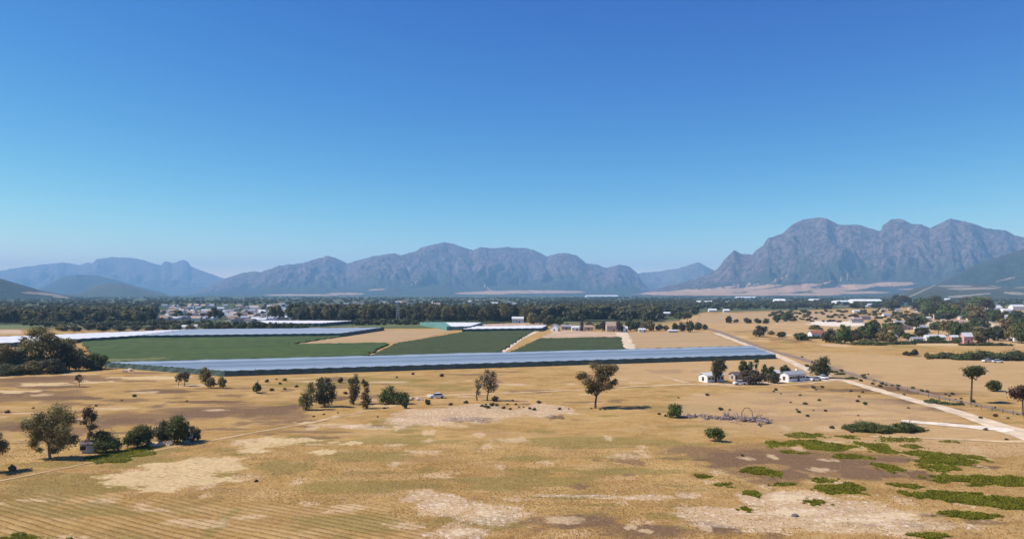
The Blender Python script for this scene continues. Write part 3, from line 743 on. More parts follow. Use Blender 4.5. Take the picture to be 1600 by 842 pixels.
def limbs(mb, clumps, rnd, h, fork, r0, lean=0.0, m=0, direct=6):
    top = np.array([lean, 0, fork])
    pts = [np.array([0, 0, -0.3]), np.array([0.03, 0, 0.15]), np.array([lean * 0.5 + rnd.normal() * 0.04 * h * 0.3, 0, fork * 0.5]), top]
    mb.tube(pts, [r0 * 1.7, r0 * 1.15, r0 * 0.9, r0 * 0.78], 7, m)
    order = sorted(clumps, key=lambda c: -c[5] * c[3])[:direct]
    for c in order:
        e = np.array(c[:3]); mid = top * 0.45 + e * 0.55 + np.array([0, 0, -0.08 * h]) + rnd.normal(size=3) * 0.03 * h
        mb.tube([top - (0, 0, 0.05), mid, e], [r0 * 0.55, r0 * 0.34, r0 * 0.12], 5, m)

def shape(style, w, h, rnd):
    """clumps of a crown of width w, height h, foot at the origin; returns clumps, fork height"""
    c = []
    if style == 'gum':
        c.append((rnd.normal() * 0.04 * w, 0, 0.68 * h, 0.30 * w, 0.30 * w, 0.26 * h))
        for k in range(9):
            a = rnd.random() * 6.283; rr = (0.22 + 0.16 * rnd.random()) * w
            z = h * (0.42 + 0.46 * rnd.random())
            sh = 1 - 0.5 * max(0, (z / h - 0.7) / 0.3)
            c.append((math.cos(a) * rr * sh, math.sin(a) * rr * sh, z, w * (0.14 + 0.07 * rnd.random()), w * (0.14 + 0.07 * rnd.random()), h * (0.09 + 0.06 * rnd.random())))
        c.append((0.05 * w, 0, 0.90 * h, 0.16 * w, 0.16 * w, 0.10 * h)); fork = 0.34 * h
    elif style == 'round':
        c.append((0, 0, 0.46 * h, 0.36 * w, 0.34 * w, 0.42 * h))
        for k in range(8):
            a = k * 0.785 + rnd.random() * 0.6; rr = (0.24 + 0.12 * rnd.random()) * w; z = h * (0.24 + 0.5 * rnd.random())
            c.append((math.cos(a) * rr, math.sin(a) * rr, z, w * 0.19, w * 0.19, h * (0.18 + 0.06 * rnd.random())))
        c.append((rnd.normal() * 0.08 * w, 0, 0.84 * h, 0.2 * w, 0.2 * w, 0.15 * h)); fork = 0.2 * h
    elif style == 'column':
        for k in range(7):
            z = h * (0.14 + 0.80 * k / 6); s = math.sin(math.pi * (0.12 + 0.76 * k / 6)) ** 0.7
            c.append((rnd.normal() * 0.07 * w, rnd.normal() * 0.07 * w, z, 0.48 * w * s, 0.44 * w * s, h * 0.13))
        fork = 0.15 * h
    elif style == 'cypress':
        for k in range(7):
            z = h * (0.10 + 0.85 * k / 6); s = 1 - 0.75 * (k / 6) ** 1.6
            c.append((0.03 * w * k, 0, z, 0.46 * w * s, 0.42 * w * s, h * 0.11))
        fork = 0.1 * h
    elif style == 'umbrella':
        for k in range(9):
            a = k * 0.698 + rnd.random() * 0.4; rr = (0.18 + 0.14 * rnd.random()) * w
            c.append((math.cos(a) * rr, math.sin(a) * rr, h * (0.80 + 0.08 * rnd.random()), 0.2 * w, 0.2 * w, 0.10 * h))
        c.append((0, 0, 0.9 * h, 0.3 * w, 0.3 * w, 0.09 * h)); fork = 0.66 * h
    elif style == 'tall':      # belt tree: narrow, high crown above a bare stem
        for k in range(6):
            z = h * (0.36 + 0.56 * k / 5); s = 0.75 + 0.35 * math.sin(math.pi * k / 5)
            c.append((rnd.normal() * 0.14 * w, rnd.normal() * 0.14 * w, z, 0.36 * w * s, 0.36 * w * s, h * 0.14))
        fork = 0.3 * h
    return c, fork

def tree(name, bx, by, top, left, right, style, leaf, label, cat='tree', group=None, bark='bark', clumps_px=None, seed=None, dens=1.0, lpx=1.35, trunk_px=None, core=0.52):
    """one tree with its foot at photo point (bx, by); sizes in photo pixels at that distance"""
    X, Y = G(bx, by); s = Y / F
    rnd = np.random.default_rng(seed or int(bx * 7 + by * 13))
    w = (right - left) * s; h = (by - top) * s; off = ((left + right) / 2 - bx) * s
    root = empty(name, (X, Y, gz(X, Y) - 0.05)); tag(root, label, cat, group)
    if clumps_px:
        c = []
        for k, (cx, cy, rx, ry) in enumerate(clumps_px):
            c.append(((cx - bx) * s, (rnd.random() - 0.5) * 0.5 * w * (0.3 if k == 0 else 1), (by - cy) * s, rx * s, 0.9 * (rx + ry) / 2 * s, ry * s))
        fork = (by - (trunk_px[1] if trunk_px else by - 0.35 * (by - top))) * s
        lean = ((trunk_px[0] - bx) * s) if trunk_px else 0
    else:
        c, fork = shape(style, w, h, rnd); c = [(a + off * (z / h), b, z, d, e, f) for a, b, z, d, e, f in c]; lean = off * 0.3
    mb = MB(); limbs(mb, c, rnd, h, fork, max(0.045 * h * 0.55, 0.06), lean, direct=8)
    mb.build('trunk', M[bark], root, smooth=True)
    V, Q, T = leaf_cloud(c, rnd, lpx * s, dens, core)
    mesh_np('crown', V, Q, [M[leaf]], None, False, {'tint': T}, root)
    return root

tree('gum_tree', 78,716,633,40,118,'gum','leaf_gum','large spreading grey-green gum tree at the left, tallest of the row by the track', bark='bark_pale', trunk_px=(76,692), lpx=1.3,
     clumps_px=[(82,662,22,18),(84,645,17,12),(55,662,15,9),(46,658,7,6),(101,655,14,12),(106,672,12,13),(60,678,15,13),(98,688,17,14),(80,684,14,12),(55,692,8,8),(66,652,12,10),(108,688,9,9),(70,699,6,5),(90,701,9,6),(42,665,5,6)])
tree('gum_tree', 139,706,633,126,153,'gum','leaf_gum','slender gum tree with a bare stem beside the large spreading gum', bark='bark_pale', trunk_px=(140,672), lpx=1.2,
     clumps_px=[(138,642,8,8),(144,651,8,9),(134,658,7,4),(141,667,9,5),(144,677,6,4),(136,649,5,5),(139,690,8,6)])
tree('bush', 166,706,672,146,192,'round','leaf_green','bright green bush beside the grey hut under the slender gum')
tree('bush', 214,699,663,195,242,'round','leaf_green','broad dark green bush in the middle of the row by the track')
tree('bush', 256,692,656,240,270,'round','leaf_dark','blue-green bush tucked behind the tallest bush of the row', )
tree('bush', 277,694,649,258,298,'round','leaf_green','tallest leafy bush near the right end of the row by the track')
tree('bush', 303,690,665,292,314,'round','leaf_dark','small round bush at the right end of the row by the track')
tree('gum_tree', -14,738,672,-42,12,'gum','leaf_gum','gum tree cut off by the left edge of the picture', bark='bark')
tree('dead_tree', 124,604,584,117,131,'gum','leaf_brown','small reddish bare tree alone on the far left of the field', dens=0.25, core=0)
tree('gum_tree', 279,603,583,274,286,'gum','leaf_grey','thin greyish tree left of its green twin below the near shade net', dens=0.5, core=0.4)
tree('gum_tree', 288,603,581,281,299,'gum','leaf_gum','small grey-green tree right of its thin twin below the near shade net')
tree('gum_tree', 320,600,572,312,332,'round','leaf_gum','taller rounded tree against the left end of the near shade net')
tree('gum_tree', 329,606,588,322,336,'round','leaf_gum','small tree at the foot of the rounded tree by the net')
tree('gum_tree', 347,606,588,341,354,'round','leaf_gum','small tree standing just right of the rounded tree by the net')
tree('bush', 401,614,597,394,409,'round','leaf_green','round green bush alone in the field below the near shade net')
tree('gum_tree', 478,641,599,466,492,'round','leaf_gum','ragged upright tree left of the dense dark pair in the middle left', clumps_px=[(477,622,8,11),(484,612,7,8),(471,628,5,7),(480,633,7,7),(487,625,5,8),(484,602,6,4)])
tree('gum_tree', 507,636,591,492,527,'round','leaf_dark','broad dark tree right of the ragged upright tree', lpx=1.3, clumps_px=[(503,612,12,13),(499,600,8,9),(513,603,9,8),(507,626,12,9),(497,622,7,9),(519,616,7,10),(522,604,6,4),(512,594,6,4)])
tree('gum_tree', 552,632,587,546,564,'column','leaf_gum','slim upright greyish tree, left of two columns')
tree('gum_tree', 572,639,592,563,581,'column','leaf_gum','slim upright tree with a lit top, right of two columns', clumps_px=[(571,630,7,8),(570,620,6,7),(573,611,5,6),(571,601,5,6),(568,595,3,4),(576,626,5,6)])
tree('bush', 615,632,603,592,640,'round','leaf_green','wide green thicket in the centre left of the dry field', clumps_px=[(603,617,10,11),(597,622,6,8),(614,620,11,10),(612,607,5,5),(624,621,10,9),(633,618,7,6),(606,626,9,6),(628,628,7,5),(636,626,4,5)])
tree('bush', 632,641,626,627,638,'round','leaf_olive','low olive bush below the wide green thicket')
tree('bush', 668,634,625,663,673,'round','leaf_olive','small olive shrub below the rubble heap')
tree('gum_tree', 745,624,583,741,754,'column','leaf_grey','thin grey tree left of the airy grey tree on the mound', dens=0.5, core=0.3, trunk_px=(746,606), clumps_px=[(748,600,5,8),(747,611,4,6),(751,590,4,5),(745,594,3,4)])
tree('gum_tree', 761,625,576,752,778,'gum','leaf_grey','airy grey tree on the stony mound, right of the thin grey tree', dens=0.6, core=0.35, trunk_px=(763,611), clumps_px=[(766,596,9,11),(759,590,6,8),(770,584,7,7),(761,580,5,4),(768,604,8,5),(775,602,4,5),(757,600,5,6)])
tree('bush', 773,626,617,768,779,'round','leaf_brown','dark brown bush at the foot of the airy grey tree')
tree('gum_tree', 930,638,566,901,968,'gum','leaf_gum','lone spreading tree with a bare forked trunk in the centre of the field', trunk_px=(932,619), lpx=1.15, clumps_px=[(935,600,12,10),(944,574,17,6),(958,575,9,6),(963,578,5,4),(930,572,9,5),(912,588,9,7),(904,588,5,5),(919,596,10,8),(926,606,11,8),(942,588,11,9),(954,584,8,5),(957,598,8,4),(949,602,9,5),(938,611,9,4),(921,612,6,3.5),(936,583,9,9),(963,596,4,3),(947,609,5,3)])
tree('bush', 1053,654,632,1043,1067,'round','leaf_green','round green bush at the left end of the pile of felled branches')
tree('bush', 1117,690,667,1103,1132,'round','leaf_green','round dark green bush alone on the open grass below the branch pile', clumps_px=[(1117,677,12,7),(1109,676,7,6),(1126,678,7,6),(1117,671,9,4),(1113,682,7,4),(1123,683,6,3.5)], trunk_px=(1117,686))
tree('gum_tree', 1123,598,560,1111,1137,'gum','leaf_dark','tall dark tree in front of the left white farmhouse', clumps_px=[(1124,574,10,9),(1120,567,7,7),(1128,566,7,5),(1117,578,6,6),(1132,574,5,6),(1122,584,7,5),(1125,563,6,3)])
tree('gum_tree', 1163,596,562,1153,1170,'gum','leaf_olive','bushy olive tree behind the grey thicket of the farm')
tree('gum_tree', 1172,596,563,1168,1178,'column','leaf_olive','narrow tree right of the bushy olive tree at the farm', trunk_px=(1172,580), clumps_px=[(1173,570,4,6),(1172,577,3,4)])
tree('gum_tree', 1182,594,558,1178,1187,'gum','leaf_olive','thin tree with a tufted top and bare stem at the farm', trunk_px=(1181,578), clumps_px=[(1182,563,4,5),(1181,571,3,4)])
tree('bush', 1176,600,577,1158,1194,'round','leaf_grey','wide grey leafless thicket in the middle of the farmyard', dens=1.2)
tree('gum_tree', 1194,596,570,1189,1201,'column','leaf_olive','upright olive tree left of the dark yard bush', trunk_px=(1194,586))
tree('gum_tree', 1205,593,572,1199,1212,'gum','leaf_olive','small olive tree behind the dark yard bush')
tree('bush', 1208,598,581,1196,1220,'round','leaf_dark','dark green bush against the right white farmhouse')
tree('gum_tree', 1226,588,569,1219,1234,'round','leaf_dark','small rounded tree behind the right white farmhouse')
tree('gum_tree', 1282,590,556,1266,1295,'round','leaf_dark','big dark tree at the right end of the farmyard by the road', clumps_px=[(1280,571,11,10),(1285,562,8,7),(1273,576,7,7),(1289,573,6,8),(1279,582,10,5),(1288,583,6,5)])
tree('umbrella_pine', 1517,629,570,1498,1543,'umbrella','leaf_green','umbrella pine with a flat crown and long bare trunk at the right', bark='bark', trunk_px=(1519,588), lpx=1.2, clumps_px=[(1521,578,17,6),(1512,580,11,6),(1532,582,10,5),(1519,573,12,3.5),(1508,584,7,3.5),(1536,585,6,3),(1520,586,8,3)])
tree('bush', 1552,611,593,1541,1564,'round','leaf_green','round green bush right of the umbrella pine')
tree('umbrella_pine', 1598,650,602,1578,1622,'umbrella','leaf_brown','brownish umbrella pine cut by the right edge of the picture', bark='bark', trunk_px=(1598,626), clumps_px=[(1599,612,17,8),(1588,614,9,8),(1610,613,10,8),(1598,620,15,6),(1598,605,11,4)])
tree('bush', 1187,526,508,1175,1199,'round','leaf_dark','big round dark bush beside the grey track')

# the clump at the left end of the near net
tree('gum_tree', 64,580,508,32,96,'gum','leaf_gum','tallest tree of the big clump at the left, with a flat open top', lpx=1.5, trunk_px=(62,556), clumps_px=[(64,540,20,14),(62,516,15,6),(45,522,11,6),(80,524,12,6),(66,528,16,7),(50,540,14,10),(82,542,13,10),(38,530,6,5),(90,530,6,4),(60,560,18,10)])
tree('gum_tree', 108,579,530,78,138,'round','leaf_dark','broad dark tree right of the tallest tree in the big left clump', clumps_px=[(104,552,20,13),(92,560,14,12),(118,556,16,12),(104,540,12,7),(130,562,11,10),(100,568,18,8),(122,570,12,7)])
tree('gum_tree', 30,581,541,6,58,'round','leaf_dark','dark rounded tree left of the tallest tree in the big left clump')
tree('gum_tree', 4,583,536,-24,30,'round','leaf_gum','grey tree of the big clump cut by the left edge of the picture')
tree('gum_tree', 112,566,527,88,120,'umbrella','leaf_gum','flat arching tree over the white net behind the big left clump', clumps_px=[(104,532,12,4),(94,534,8,4),(113,536,8,4),(104,541,12,6)])
tree('bush', 148,577,551,128,166,'round','leaf_green','low green tree at the right end of the big left clump')
tree('bush', 84,583,560,64,104,'round','leaf_dark','dark bush in front of the big left clump, facing the field')
tree('bush', 48,584,563,30,68,'round','leaf_gum','grey bush in front of the big left clump, near its middle')
tree('bush', 12,586,568,-10,34,'round','leaf_dark','dark bush at the foot of the tree on the left edge')

# long low bushes
def thicket(name, segs, leaf, label, cat, lpx=1.3, dens=1.0, seed=3, kind=None, hk=1.0):
    """segs: (px, py foot, half width px, height px)"""
    rnd = np.random.default_rng(seed)
    X0, Y0 = G(segs[0][0], segs[0][1]); c = []
    for (px, py, hw, hp) in segs:
        X, Y = G(px, py); s = Y / F
        n = max(1, int(hw / hp))
        for k in range(-n, n + 1):
            x = X + k / max(n, 1) * (hw - hp * 0.5) * s; y = Y + rnd.normal() * 0.3 * hp * s
            hh = hp * s * (0.75 + 0.4 * rnd.random()) * (1 - 0.35 * (abs(k) / (n + 0.01)) ** 3)
            c.append((x - X0, y - Y0, hh * 0.42, hp * s * 0.75, hp * s * 0.8, hh * 0.55))
    root = empty(name, (X0, Y0, gz(X0, Y0) - 0.05)); tag(root, label, cat, None, kind)
    V, Q, T = leaf_cloud(c, rnd, lpx * Y0 / F * 0.8, dens, 0.8)
    V[:, 2] = np.maximum(V[:, 2], -0.1)
    mesh_np('foliage', V, Q, [M[leaf]], None, False, {'tint': T}, root)
    for cc in c[::2][:12]:
        mb = MB(); mb.tube([(cc[0], cc[1], -0.2), (cc[0] + 0.1, cc[1], cc[2])], [0.06, 0.02], 5); mb.build('stem', M['bark'], root)
    return root
thicket('hedge', [(1360,672,34,17),(1412,673,32,15),(1338,672,10,9)], 'leaf_green', 'long low dark green bush spreading beside the white gravel road', 'bush', 1.2)
thicket('hedge', [(1485,560,28,11),(1530,562,40,14),(1580,563,40,15),(1625,563,30,14),(1462,560,10,7)], 'leaf_olive', 'long green hedge of reeds at the right edge of the dry field', 'hedge', 1.5)
thicket('hedge', [(1358,539,24,9)], 'leaf_green', 'bright green hedge in front of the dark trees right of centre', 'hedge', 1.3)
thicket('hedge', [(1265,529,18,5)], 'leaf_olive', 'low green hedge below the red-roofed shed', 'hedge', 1.3)
thicket('hedge', [(1460,536,60,5),(1400,538,30,4),(1540,540,40,5)], 'leaf_olive', 'low scrubby hedge along the front of the right-hand settlement', 'hedge', 1.4)
thicket('hedge', [(1468,631,16,6),(1456,629,10,7),(1492,633,14,4)], 'leaf_olive', 'scrubby green thicket between the dirt road and the grey track', 'bush', 1.2)
thicket('hedge', [(740,574.5,42,2.5),(775,574,8,3.5)], 'leaf_brown', 'low brown bush line along the foot of the near shade net', 'bush', 1.2)
thicket('hedge', [(1298,582,10,6),(1312,585,8,4),(1330,592,10,4)], 'leaf_olive', 'scrub beside the big dark tree at the end of the farmyard', 'bush', 1.2)
# ------------------------------------------------------------------ repeated trees
def proto_mesh(style, w, h, leaf, bark, seed, size, dens=1.0):
    rnd = np.random.default_rng(seed)
    c, fork = shape(style, w, h, rnd)
    V, Q, T = leaf_cloud(c, rnd, size, dens, 0.7)
    mb = MB(); limbs(mb, c, rnd, h, fork, max(0.02 * h, 0.08), 0, direct=4)
    tv = np.array(mb.v); t4 = np.array(mb.f4) + len(V); t3 = np.array(mb.f3) + len(V)
    VV = np.vstack([V, tv]); TT = np.concatenate([T, np.zeros(len(tv))])
    o = mesh_np('tree', VV, [Q, t4, t3], [M[leaf], M[bark]], [0] * len(Q) + [1] * (len(t4) + len(t3)), False, {'tint': TT})
    me = o.data; bpy.data.objects.remove(o)
    return me, w, h

def place_mesh(name, me, px, py, w_px, h_px, label, cat, group, rnd):
    X, Y = G(px, py); s = Y / F; mesh, w, h = me
    o = bpy.data.objects.new(name, mesh); link(o)
    o.location = (X, Y, gz(X, Y) - 0.05); o.rotation_euler = (0, 0, rnd.random() * 6.283)
    kx = w_px * s / w; kz = h_px * s / h
    o.scale = (kx, kx, kz); tag(o, label, cat, group)
    return o

PT = {
 'belt': [proto_mesh('tall', 8 + k % 3, 17, lf, 'bark', 100 + k, 0.75) for k, lf in enumerate(['leaf_dark', 'leaf_dark', 'leaf_gum', 'leaf_dark', 'leaf_gum', 'leaf_dark'])],
 'round': [proto_mesh('round', 8, 7, lf, 'bark', 200 + k, 0.6) for k, lf in enumerate(['leaf_dark', 'leaf_green', 'leaf_dark', 'leaf_olive', 'leaf_gum'])],
 'gum': [proto_mesh('gum', 10, 11, lf, 'bark', 300 + k, 0.65) for k, lf in enumerate(['leaf_dark', 'leaf_gum', 'leaf_gum', 'leaf_dark'])],
 'shrub': [proto_mesh('round', 1.6, 1.0, lf, 'bark', 400 + k, 0.18) for k, lf in enumerate(['leaf_olive', 'leaf_dark', 'leaf_brown', 'leaf_green'])],
}
rt = np.random.default_rng(12)
def pick(k): return PT[k][int(rt.integers(len(PT[k])))]

# dark wood belt behind the nets, front rank tree by tree
xb = np.arange(452, 1030, 5.6)
for px in xb:
    py = np.interp(px, [452, 640, 830, 900, 1030], [502.5, 505, 503, 498, 497]) + rt.normal() * 0.7
    hp = np.interp(px, [452, 600, 800, 900, 1030], [25, 26, 25, 22, 18]) * (0.82 + 0.3 * rt.random())
    place_mesh('tree', pick('belt'), px + rt.normal() * 1.5, py, 11 + 5 * rt.random(), hp, 'dark tall tree in the long wood belt behind the shade nets', 'tree', 'trees of the long dark wood belt', rt)
for px in np.arange(-4, 240, 7.0):
    py = 506 + rt.normal() * 0.8 - 2 * (px > 120)
    place_mesh('tree', pick('belt'), px + rt.normal() * 2, py, 12 + 5 * rt.random(), 20 * (0.8 + 0.35 * rt.random()), 'dark tall tree in the wood on the far left beyond the white net', 'tree', 'trees of the dark wood at far left', rt)
for px in np.arange(322, 480, 7.5):
    place_mesh('tree', pick('round'), px + rt.normal() * 2, 516.5 + rt.normal() * 0.5, 11 + 4 * rt.random(), 11 + 5 * rt.random(), 'dark bushy tree in the row behind the pale blue net', 'tree', 'row of bushy trees behind the pale blue net', rt)
for px, py, w, h in [(336,504,15,25),(345,504,12,20),(328,503,10,17)]:
    place_mesh('tree', pick('gum'), px, py, w, h, 'big dark tree standing among the small houses of the left town', 'tree', 'big dark trees in the left town', rt)
for px, py, w, h in [(424,503,15,25),(434,503,13,26),(440,503,10,18),(452,503,9,22)]:
    place_mesh('tree', pick('gum'), px, py, w, h, 'tall dark tree left of the long wood belt, beside white roofs', 'tree', 'tall dark trees left of the wood belt', rt)
for px, py, w, h in [(64,518,14,9),(98,517,22,11),(118,518,18,10),(138,516,12,11),(160,517,22,9),(186,517,22,9),(212,517,18,10),(236,517,18,9),(258,516,16,9),(276,517,16,10),(297,516,16,9)]:
    place_mesh('tree', pick('round'), px, py, w, h, 'pale green rounded tree in the scrub behind the white net', 'tree', 'scrub trees behind the white net', rt)
# farmyard behind the dark green field
for px, py, w, h in [(832,506,22,18),(845,506,18,15),(858,509,20,17),(874,508,17,13),(886,513,12,8),(921,513,14,11),(935,515,12,9),(944,517,14,17),(957,515,9,12),(968,519,11,19),(984,517,16,19),(994,516,17,16),(1006,517,15,14),(1016,517,15,18),(1030,517,13,11),(1040,516,11,8),(1055,517,11,13),(1066,518,13,15),(1078,519,14,18),(1090,516,14,13),(1101,515,10,9)]:
    place_mesh('tree', pick('round'), px, py, w, h, 'bushy green tree in the farmyard line beyond the dark green fields', 'tree', 'trees of the farmyard behind the fields', rt)
for px, py, w, h in [(1062,505,18,18),(1074,504,15,17),(1050,500,12,13),(1036,499,14,10)]:
    place_mesh('tree', pick('gum'), px, py, w, h, 'grey-green tree right of the wood belt at the edge of the dry slope', 'tree', 'trees at the right end of the wood belt', rt)
for px, py, w, h in [(1139,505,11,12),(1150,504,9,6),(1168,505,13,9),(1184,505,12,8),(1197,506,11,9),(1214,502,14,11),(1230,501,17,15),(1240,502,9,8)]:
    place_mesh('tree', pick('round'), px, py, w, h, 'small dark tree in the loose row across the dry slope', 'tree', 'loose row of small trees on the dry slope', rt)
for k in range(70):
    px = 1200 + 270 * rt.random(); py = 487 + 17 * rt.random()
    place_mesh('bush', pick('shrub'), px, py, 5 + 4 * rt.random(), 2.5 + 2 * rt.random(), 'low scrub bush on the dry rise behind the bare sandy ground', 'bush', 'scrub on the dry rise', rt)
# right-hand settlement
for px, py, w, h in [(1296,535,22,22),(1308,536,20,22),(1320,537,24,30),(1333,535,18,20),(1345,531,20,22),(1357,532,22,30),(1368,531,24,32),(1380,533,20,22),(1392,535,18,18)]:
    place_mesh('tree', pick('round'), px, py, w * 1.1, h, 'large dark tree in the grove left of the settlement, above the bright green hedge', 'tree', 'grove of large dark trees', rt)
town = [(1252,531,20,10),(1205,523,9,6),(1221,527,12,8),(1275,519,18,10),(1404,528,14,14),(1432,520,24,22),(1440,527,18,14),(1420,531,16,10),(1482,528,20,24),(1494,529,18,24),(1506,526,16,20),(1520,528,18,18),(1530,535,22,22),(1545,538,24,22),(1558,532,22,20),(1570,526,20,18),(1582,535,18,22),(1596,536,18,24),(1460,533,20,8),(1500,536,16,10),
        (1442,508,14,12),(1456,492,22,22),(1468,496,24,24),(1480,500,24,22),(1490,497,20,18),(1446,486,18,18),(1462,484,22,20),(1500,490,16,16),(1515,500,20,22),(1528,505,22,24),(1540,492,20,22),(1522,482,24,17),(1512,479,20,14),(1538,480,20,14),(1550,500,18,16),(1562,506,10,18),(1585,500,12,14),(1575,515,22,16),(1592,522,24,18),(1412,480,18,16),(1402,478,14,15),(1436,480,14,13),(1384,480,18,11),(1370,482,14,9),(1350,480,14,8),(1336,482,16,8),(1428,500,16,10),(1470,515,24,12),(1535,517,18,14),(1610,530,20,24),(1608,510,20,18)]
for k in range(26): town.append((1390 + 220 * rt.random(), 482 + 54 * rt.random(), 14 + 10 * rt.random(), 9 + 8 * rt.random()))
for px, py, w, h in town:
    place_mesh('tree', pick('round' if rt.random() < 0.72 else 'gum'), px, py, w * 1.3, h * 1.15, 'dark tree among the houses of the right-hand settlement', 'tree', 'trees of the right-hand settlement', rt)
for px, py, w, h in [(1415,555,9,7),(1429,556,12,11),(1421,556,8,6),(1449,561,10,11),(1470,559,16,8),(1460,560,10,6)]:
    place_mesh('bush', pick('round'), px, py, w, h, 'small rounded bush on the dry field just left of the reed hedge', 'bush', 'small bushes left of the reed hedge', rt)
for px, py, w, h in [(502,597,10,8),(532,598,9,9),(547,599,7,9),(558,598,8,6),(570,599,6,5),(445,595,8,5),(417,597,7,5)]:
    place_mesh('bush', pick('round'), px, py, w, h, 'little green bush in the weedy strip below the near shade net', 'bush', 'little bushes below the near shade net', rt)
# cypress of the farmyard
tree('cypress', 909, 517, 490, 904, 912, 'cypress', 'leaf_dark', 'tall narrow dark cypress between the farm buildings', lpx=0.9)

# shrubs dotted over the dry land
spots = [(801,625),(806,633),(770,634),(776,636),(787,641),(762,641),(768,636),(753,638),(757,639),(759,634),(793,633),(797,643),(811,638),(818,638),(828,641),(835,643),(728,630),(704,635),(842,630),(874,641),(889,640),(924,639),(938,641),(945,641),
         (1318,668),(1323,667),(1300,668),(1331,674),(1450,672),(1573,688),(1540,672),(1575,655),(1555,652),(1532,655),(1030,649),(1040,652),(1160,712),
         (1245,640),(1290,642),(1330,612),(1262,650),(1212,608),(1220,615),(1250,618),(1285,606),(1340,628),(1352,632),(1280,626),(1105,618),(1126,640),(1140,640),(1060,622),
         (620,590),(645,585),(690,588),(432,593),(438,600),(425,611),(445,609),(463,605),(540,615),(600,640),(490,652),(506,649),(528,646),(190,626),(150,634),(292,627),(52,638),(210,620),(12,645),(590,655),(400,752),(160,690)]
for k in range(34):
    t = rt.random(); px = 1240 + t * 360; py = np.interp(px, [1240, 1330, 1460, 1600], [558, 585, 618, 648]) + rt.normal() * 4
    spots.append((px, py))
for k in range(16): spots.append((1200 + rt.random() * 260, 606 + rt.random() * 45))
for px, py in spots:
    s = 2.6 + 3.6 * rt.random() ** 2
    place_mesh('shrub', pick('shrub'), px, py, s * 1.35, s * 0.8, 'small dark shrub dotted on the dry grassland', 'shrub', 'small shrubs dotted over the dry grassland', rt)

# ------------------------------------------------------------------ far woods: one mass
def far_woods():
    protos = []
    for k in range(5):
        rnd = np.random.default_rng(500 + k)
        c, _ = shape('round' if k % 2 else 'gum', 9, 9, rnd)
        V, Q, T = leaf_cloud(c[:7], rnd, 1.7, 0.55, 0.75)
        protos.append((V, Q, T))
    VS = []; QS = []; TS = []; nv = 0
    bands = [(-60, 1660, 463.6, 468, 1500, 7), (-60, 1000, 466, 475, 900, 8), (-60, 250, 474, 492, 420, 9), (990, 1300, 465, 484, 900, 10), (1290, 1660, 465, 478, 600, 9),
             (180, 460, 472, 499, 190, 6), (455, 850, 468, 484, 330, 8), (850, 1090, 468, 492, 700, 9), (455, 1030, 494, 502, 420, 14), (0, 235, 497, 504, 160, 13), (1340, 1660, 474, 500, 90, 6), (40, 330, 506, 515, 110, 6), (555, 660, 505, 508, 60, 5)]
    rnd = np.random.default_rng(9)
    for (x0, x1, y0, y1, n, hm) in bands:
        for _ in range(n):
            px = x0 + (x1 - x0) * rnd.random(); py = y0 + (y1 - y0) * rnd.random()
            if vnoise(px / 22, py / 1.6, 55) < 0.28 and hm < 12: continue
            X, Y = G(px, py); V, Q, T = protos[int(rnd.integers(5))]
            k = hm / 9 * (0.7 + 0.6 * rnd.random()); kw = k * (1.6 if y1 < 476 else 1.1)
            a = rnd.random() * 6.28; ca, sa = math.cos(a), math.sin(a)
            W = np.stack([(V[:, 0] * ca - V[:, 1] * sa) * kw + X, (V[:, 0] * sa + V[:, 1] * ca) * kw + Y, V[:, 2] * k - 0.3], 1)
            VS.append(W); QS.append(Q + nv); TS.append(np.clip(T * 0.7 + rnd.random() * 0.3, 0, 1)); nv += len(V)
    o = mesh_np('distant_woodland', np.concatenate(VS), np.concatenate(QS), [M['leaf_dark']], None, False, {'tint': np.concatenate(TS)})
    tag(o, 'dark green woods and tree lines spread over the valley floor', 'woodland', None, 'stuff')
far_woods()

# ------------------------------------------------------------------ buildings
def gable_parts(w, d, h, rh, over=0.35):
    wall = MB(); a, b = w / 2, d / 2
    V = [(-a, -b, 0), (a, -b, 0), (a, b, 0), (-a, b, 0), (-a, -b, h), (a, -b, h), (a, b, h), (-a, b, h), (-a, 0, h + rh), (a, 0, h + rh)]
    wall.add(V, [(0, 1, 5, 4), (2, 3, 7, 6), (1, 2, 6, 5), (3, 0, 4, 7)], [(5, 6, 9), (7, 4, 8)])
    roof = MB(); t = 0.16; A = a + over; s = rh / b; B = b + over; zl = h - s * over
    for sg in (-1, 1):
        P = [(-A, sg * B, zl + 0.03), (A, sg * B, zl + 0.03), (A, 0, h + rh + 0.03), (-A, 0, h + rh + 0.03)]
        P2 = [(x, y, z + t) for x, y, z in P]
        f = [(0, 1, 2, 3), (7, 6, 5, 4), (0, 4, 5, 1), (1, 5, 6, 2), (2, 6, 7, 3), (3, 7, 4, 0)]
        if sg > 0: f = [tuple(reversed(q)) for q in f]
        roof.add(P + P2, f)
    return wall, roof

